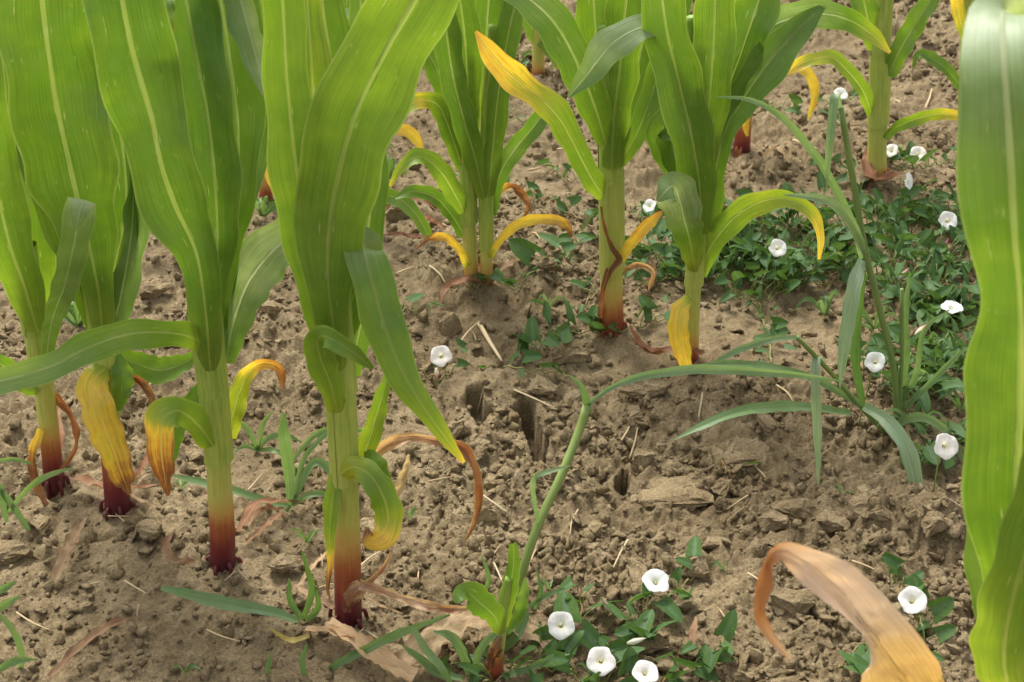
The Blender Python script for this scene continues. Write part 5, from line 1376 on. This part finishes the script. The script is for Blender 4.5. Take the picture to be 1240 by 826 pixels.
def twig(name, label, a, b, w, group=None, cat='straw', mat=M_STRAW, lift=.006, mid=0.0, age=None):
    P, Q = gnd(*a), gnd(*b)
    for v in (P, Q): v.z = hz(v.x, v.y) + lift
    M = (P + Q) / 2 + Vector((RNG.uniform(-1, 1), RNG.uniform(-1, 1), 0)) * (P - Q).length * .05
    M.z = max((P.z + Q.z) / 2, hz(M.x, M.y) + lift * .6) + mid
    r = bpy.data.objects.new('t', None); r.location = P
    k = w * mpp(P) / 2
    o = tube(name, [P, M, Q], [k, k * .9, k * .5], mat, r, 6, 'age', [age if age is not None else RNG.uniform(-.3, .6)] * 3)
    o.parent = None; o.location = P
    bpy.data.objects.remove(r)
    tag(o, label, cat, group)
twig('straw_stalk', 'stout pale broken straw stalk lying right of the rounded soil lump', (580, 388), (608, 430), 6)
twig('straw_stalk', 'forked thin straw leaning beside the stout broken straw', (556, 416), (580, 392), 3, lift=.012)
SG = 'thin straw bits scattered on the bare soil'
for a, b in (((622, 470), (668, 503)), ((752, 540), (768, 505)), ((762, 552), (772, 522)), ((846, 505), (850, 480)), ((584, 608), (616, 625)), ((598, 686), (612, 716)), ((905, 610), (880, 620)),
             ((1040, 430), (1062, 440)), ((940, 470), (965, 500)), ((870, 735), (895, 770)), ((300, 590), (318, 570)), ((180, 470), (196, 455)), ((20, 740), (60, 760)), ((150, 700), (178, 716)),
             ((250, 760), (290, 775)), ((520, 590), (548, 578)), ((700, 620), (690, 650)), ((1030, 690), (1060, 700)), ((1120, 640), (1145, 650)), ((520, 330), (540, 345)), ((640, 285), (655, 300)), ((675, 175), (700, 180)),
             ((640, 205), (655, 202)), ((960, 170), (990, 180)), ((1120, 130), (1128, 110)), ((480, 330), (500, 322)), ((655, 660), (640, 690)), ((760, 660), (742, 690)), ((905, 700), (925, 715)), ((1080, 770), (1100, 790)), ((430, 690), (470, 660))):
    twig('straw_bit', 'thin pale straw bit lying on the bare soil', a, b, 2.4, SG)

rs_ = random.Random(77)
for _ in range(46):
    y_ = rs_.uniform(60, 815); x_ = rs_.uniform(10, 1170)
    an_ = rs_.uniform(0, 6.28); L_ = rs_.uniform(8, 26) * (.5 + y_ / 900)
    twig('straw_bit', 'thin pale straw bit lying on the bare soil', (x_, y_), (x_ + math.cos(an_) * L_, y_ + math.sin(an_) * L_ * .6), rs_.uniform(1.2, 2.2), SG, lift=.004)

for i_, (lab_, pts_) in enumerate((
    ('thin curled brown strip beside the red-footed end stalk', [(70, 575, 5, .01, 0, .6, .5), (78, 548, 8, .02), (74, 520, 6, .02), (80, 500, 2, .02)]),
    ('crinkled russet strip right of the red-footed end stalk', [(150, 596, 5, .004, 0, .6, .6), (168, 585, 8, .01), (182, 560, 7, .012), (180, 540, 2, .01)]),
    ('frayed dry grass wisp at the foot of the tallest stalk', [(395, 735, 5, .01, 0, .5, 0), (420, 728, 7, .02), (455, 742, 6, .012), (488, 748, 2, .004)]),
    ('long straw-coloured wisp left of the tallest stalk foot', [(360, 720, 4, .006, 0, .5, -.2), (378, 700, 6, .012), (398, 680, 4, .012), (410, 668, 2, .01)]),
    ('brown curled scrap between the front stalk and the grass tuft', [(300, 662, 5, .004, 0, .5, .4), (322, 650, 8, .012), (338, 636, 6, .012), (352, 630, 2, .006)]),
    ('crumpled brown scrap in front of the yellow hanging leaf', [(765, 415, 6, .004, 0, .6, .55), (780, 434, 9, .014), (800, 436, 8, .012), (822, 424, 2, .004)]),
    ('reddish wisp beside the foot of the thick stalk', [(765, 336, 4, .006, 0, .6, .6), (784, 330, 7, .016), (792, 345, 6, .014), (778, 352, 2, .008)]),
    ('brown leaf shred on soil left of the twin stalks', [(500, 268, 5, .004, 0, .6, .6), (520, 276, 8, .012), (540, 282, 2, .004)]),
)):
    litter('dry_strip', lab_, pts_, ruffle=.4, waves=5, nseg=30, lift=.005)
for i_, (x_, y_) in enumerate(((400, 772), (440, 758), (455, 770), (350, 745), (372, 738), (150, 628), (130, 622), (285, 690), (300, 700), (395, 760))):
    an_ = i_ * 2.1; L_ = 26
    twig('straw_bit', 'thin pale straw bit lying on the bare soil', (x_, y_), (x_ + math.cos(an_) * L_, y_ + math.sin(an_) * L_ * .5), 2.0, SG, lift=.006)
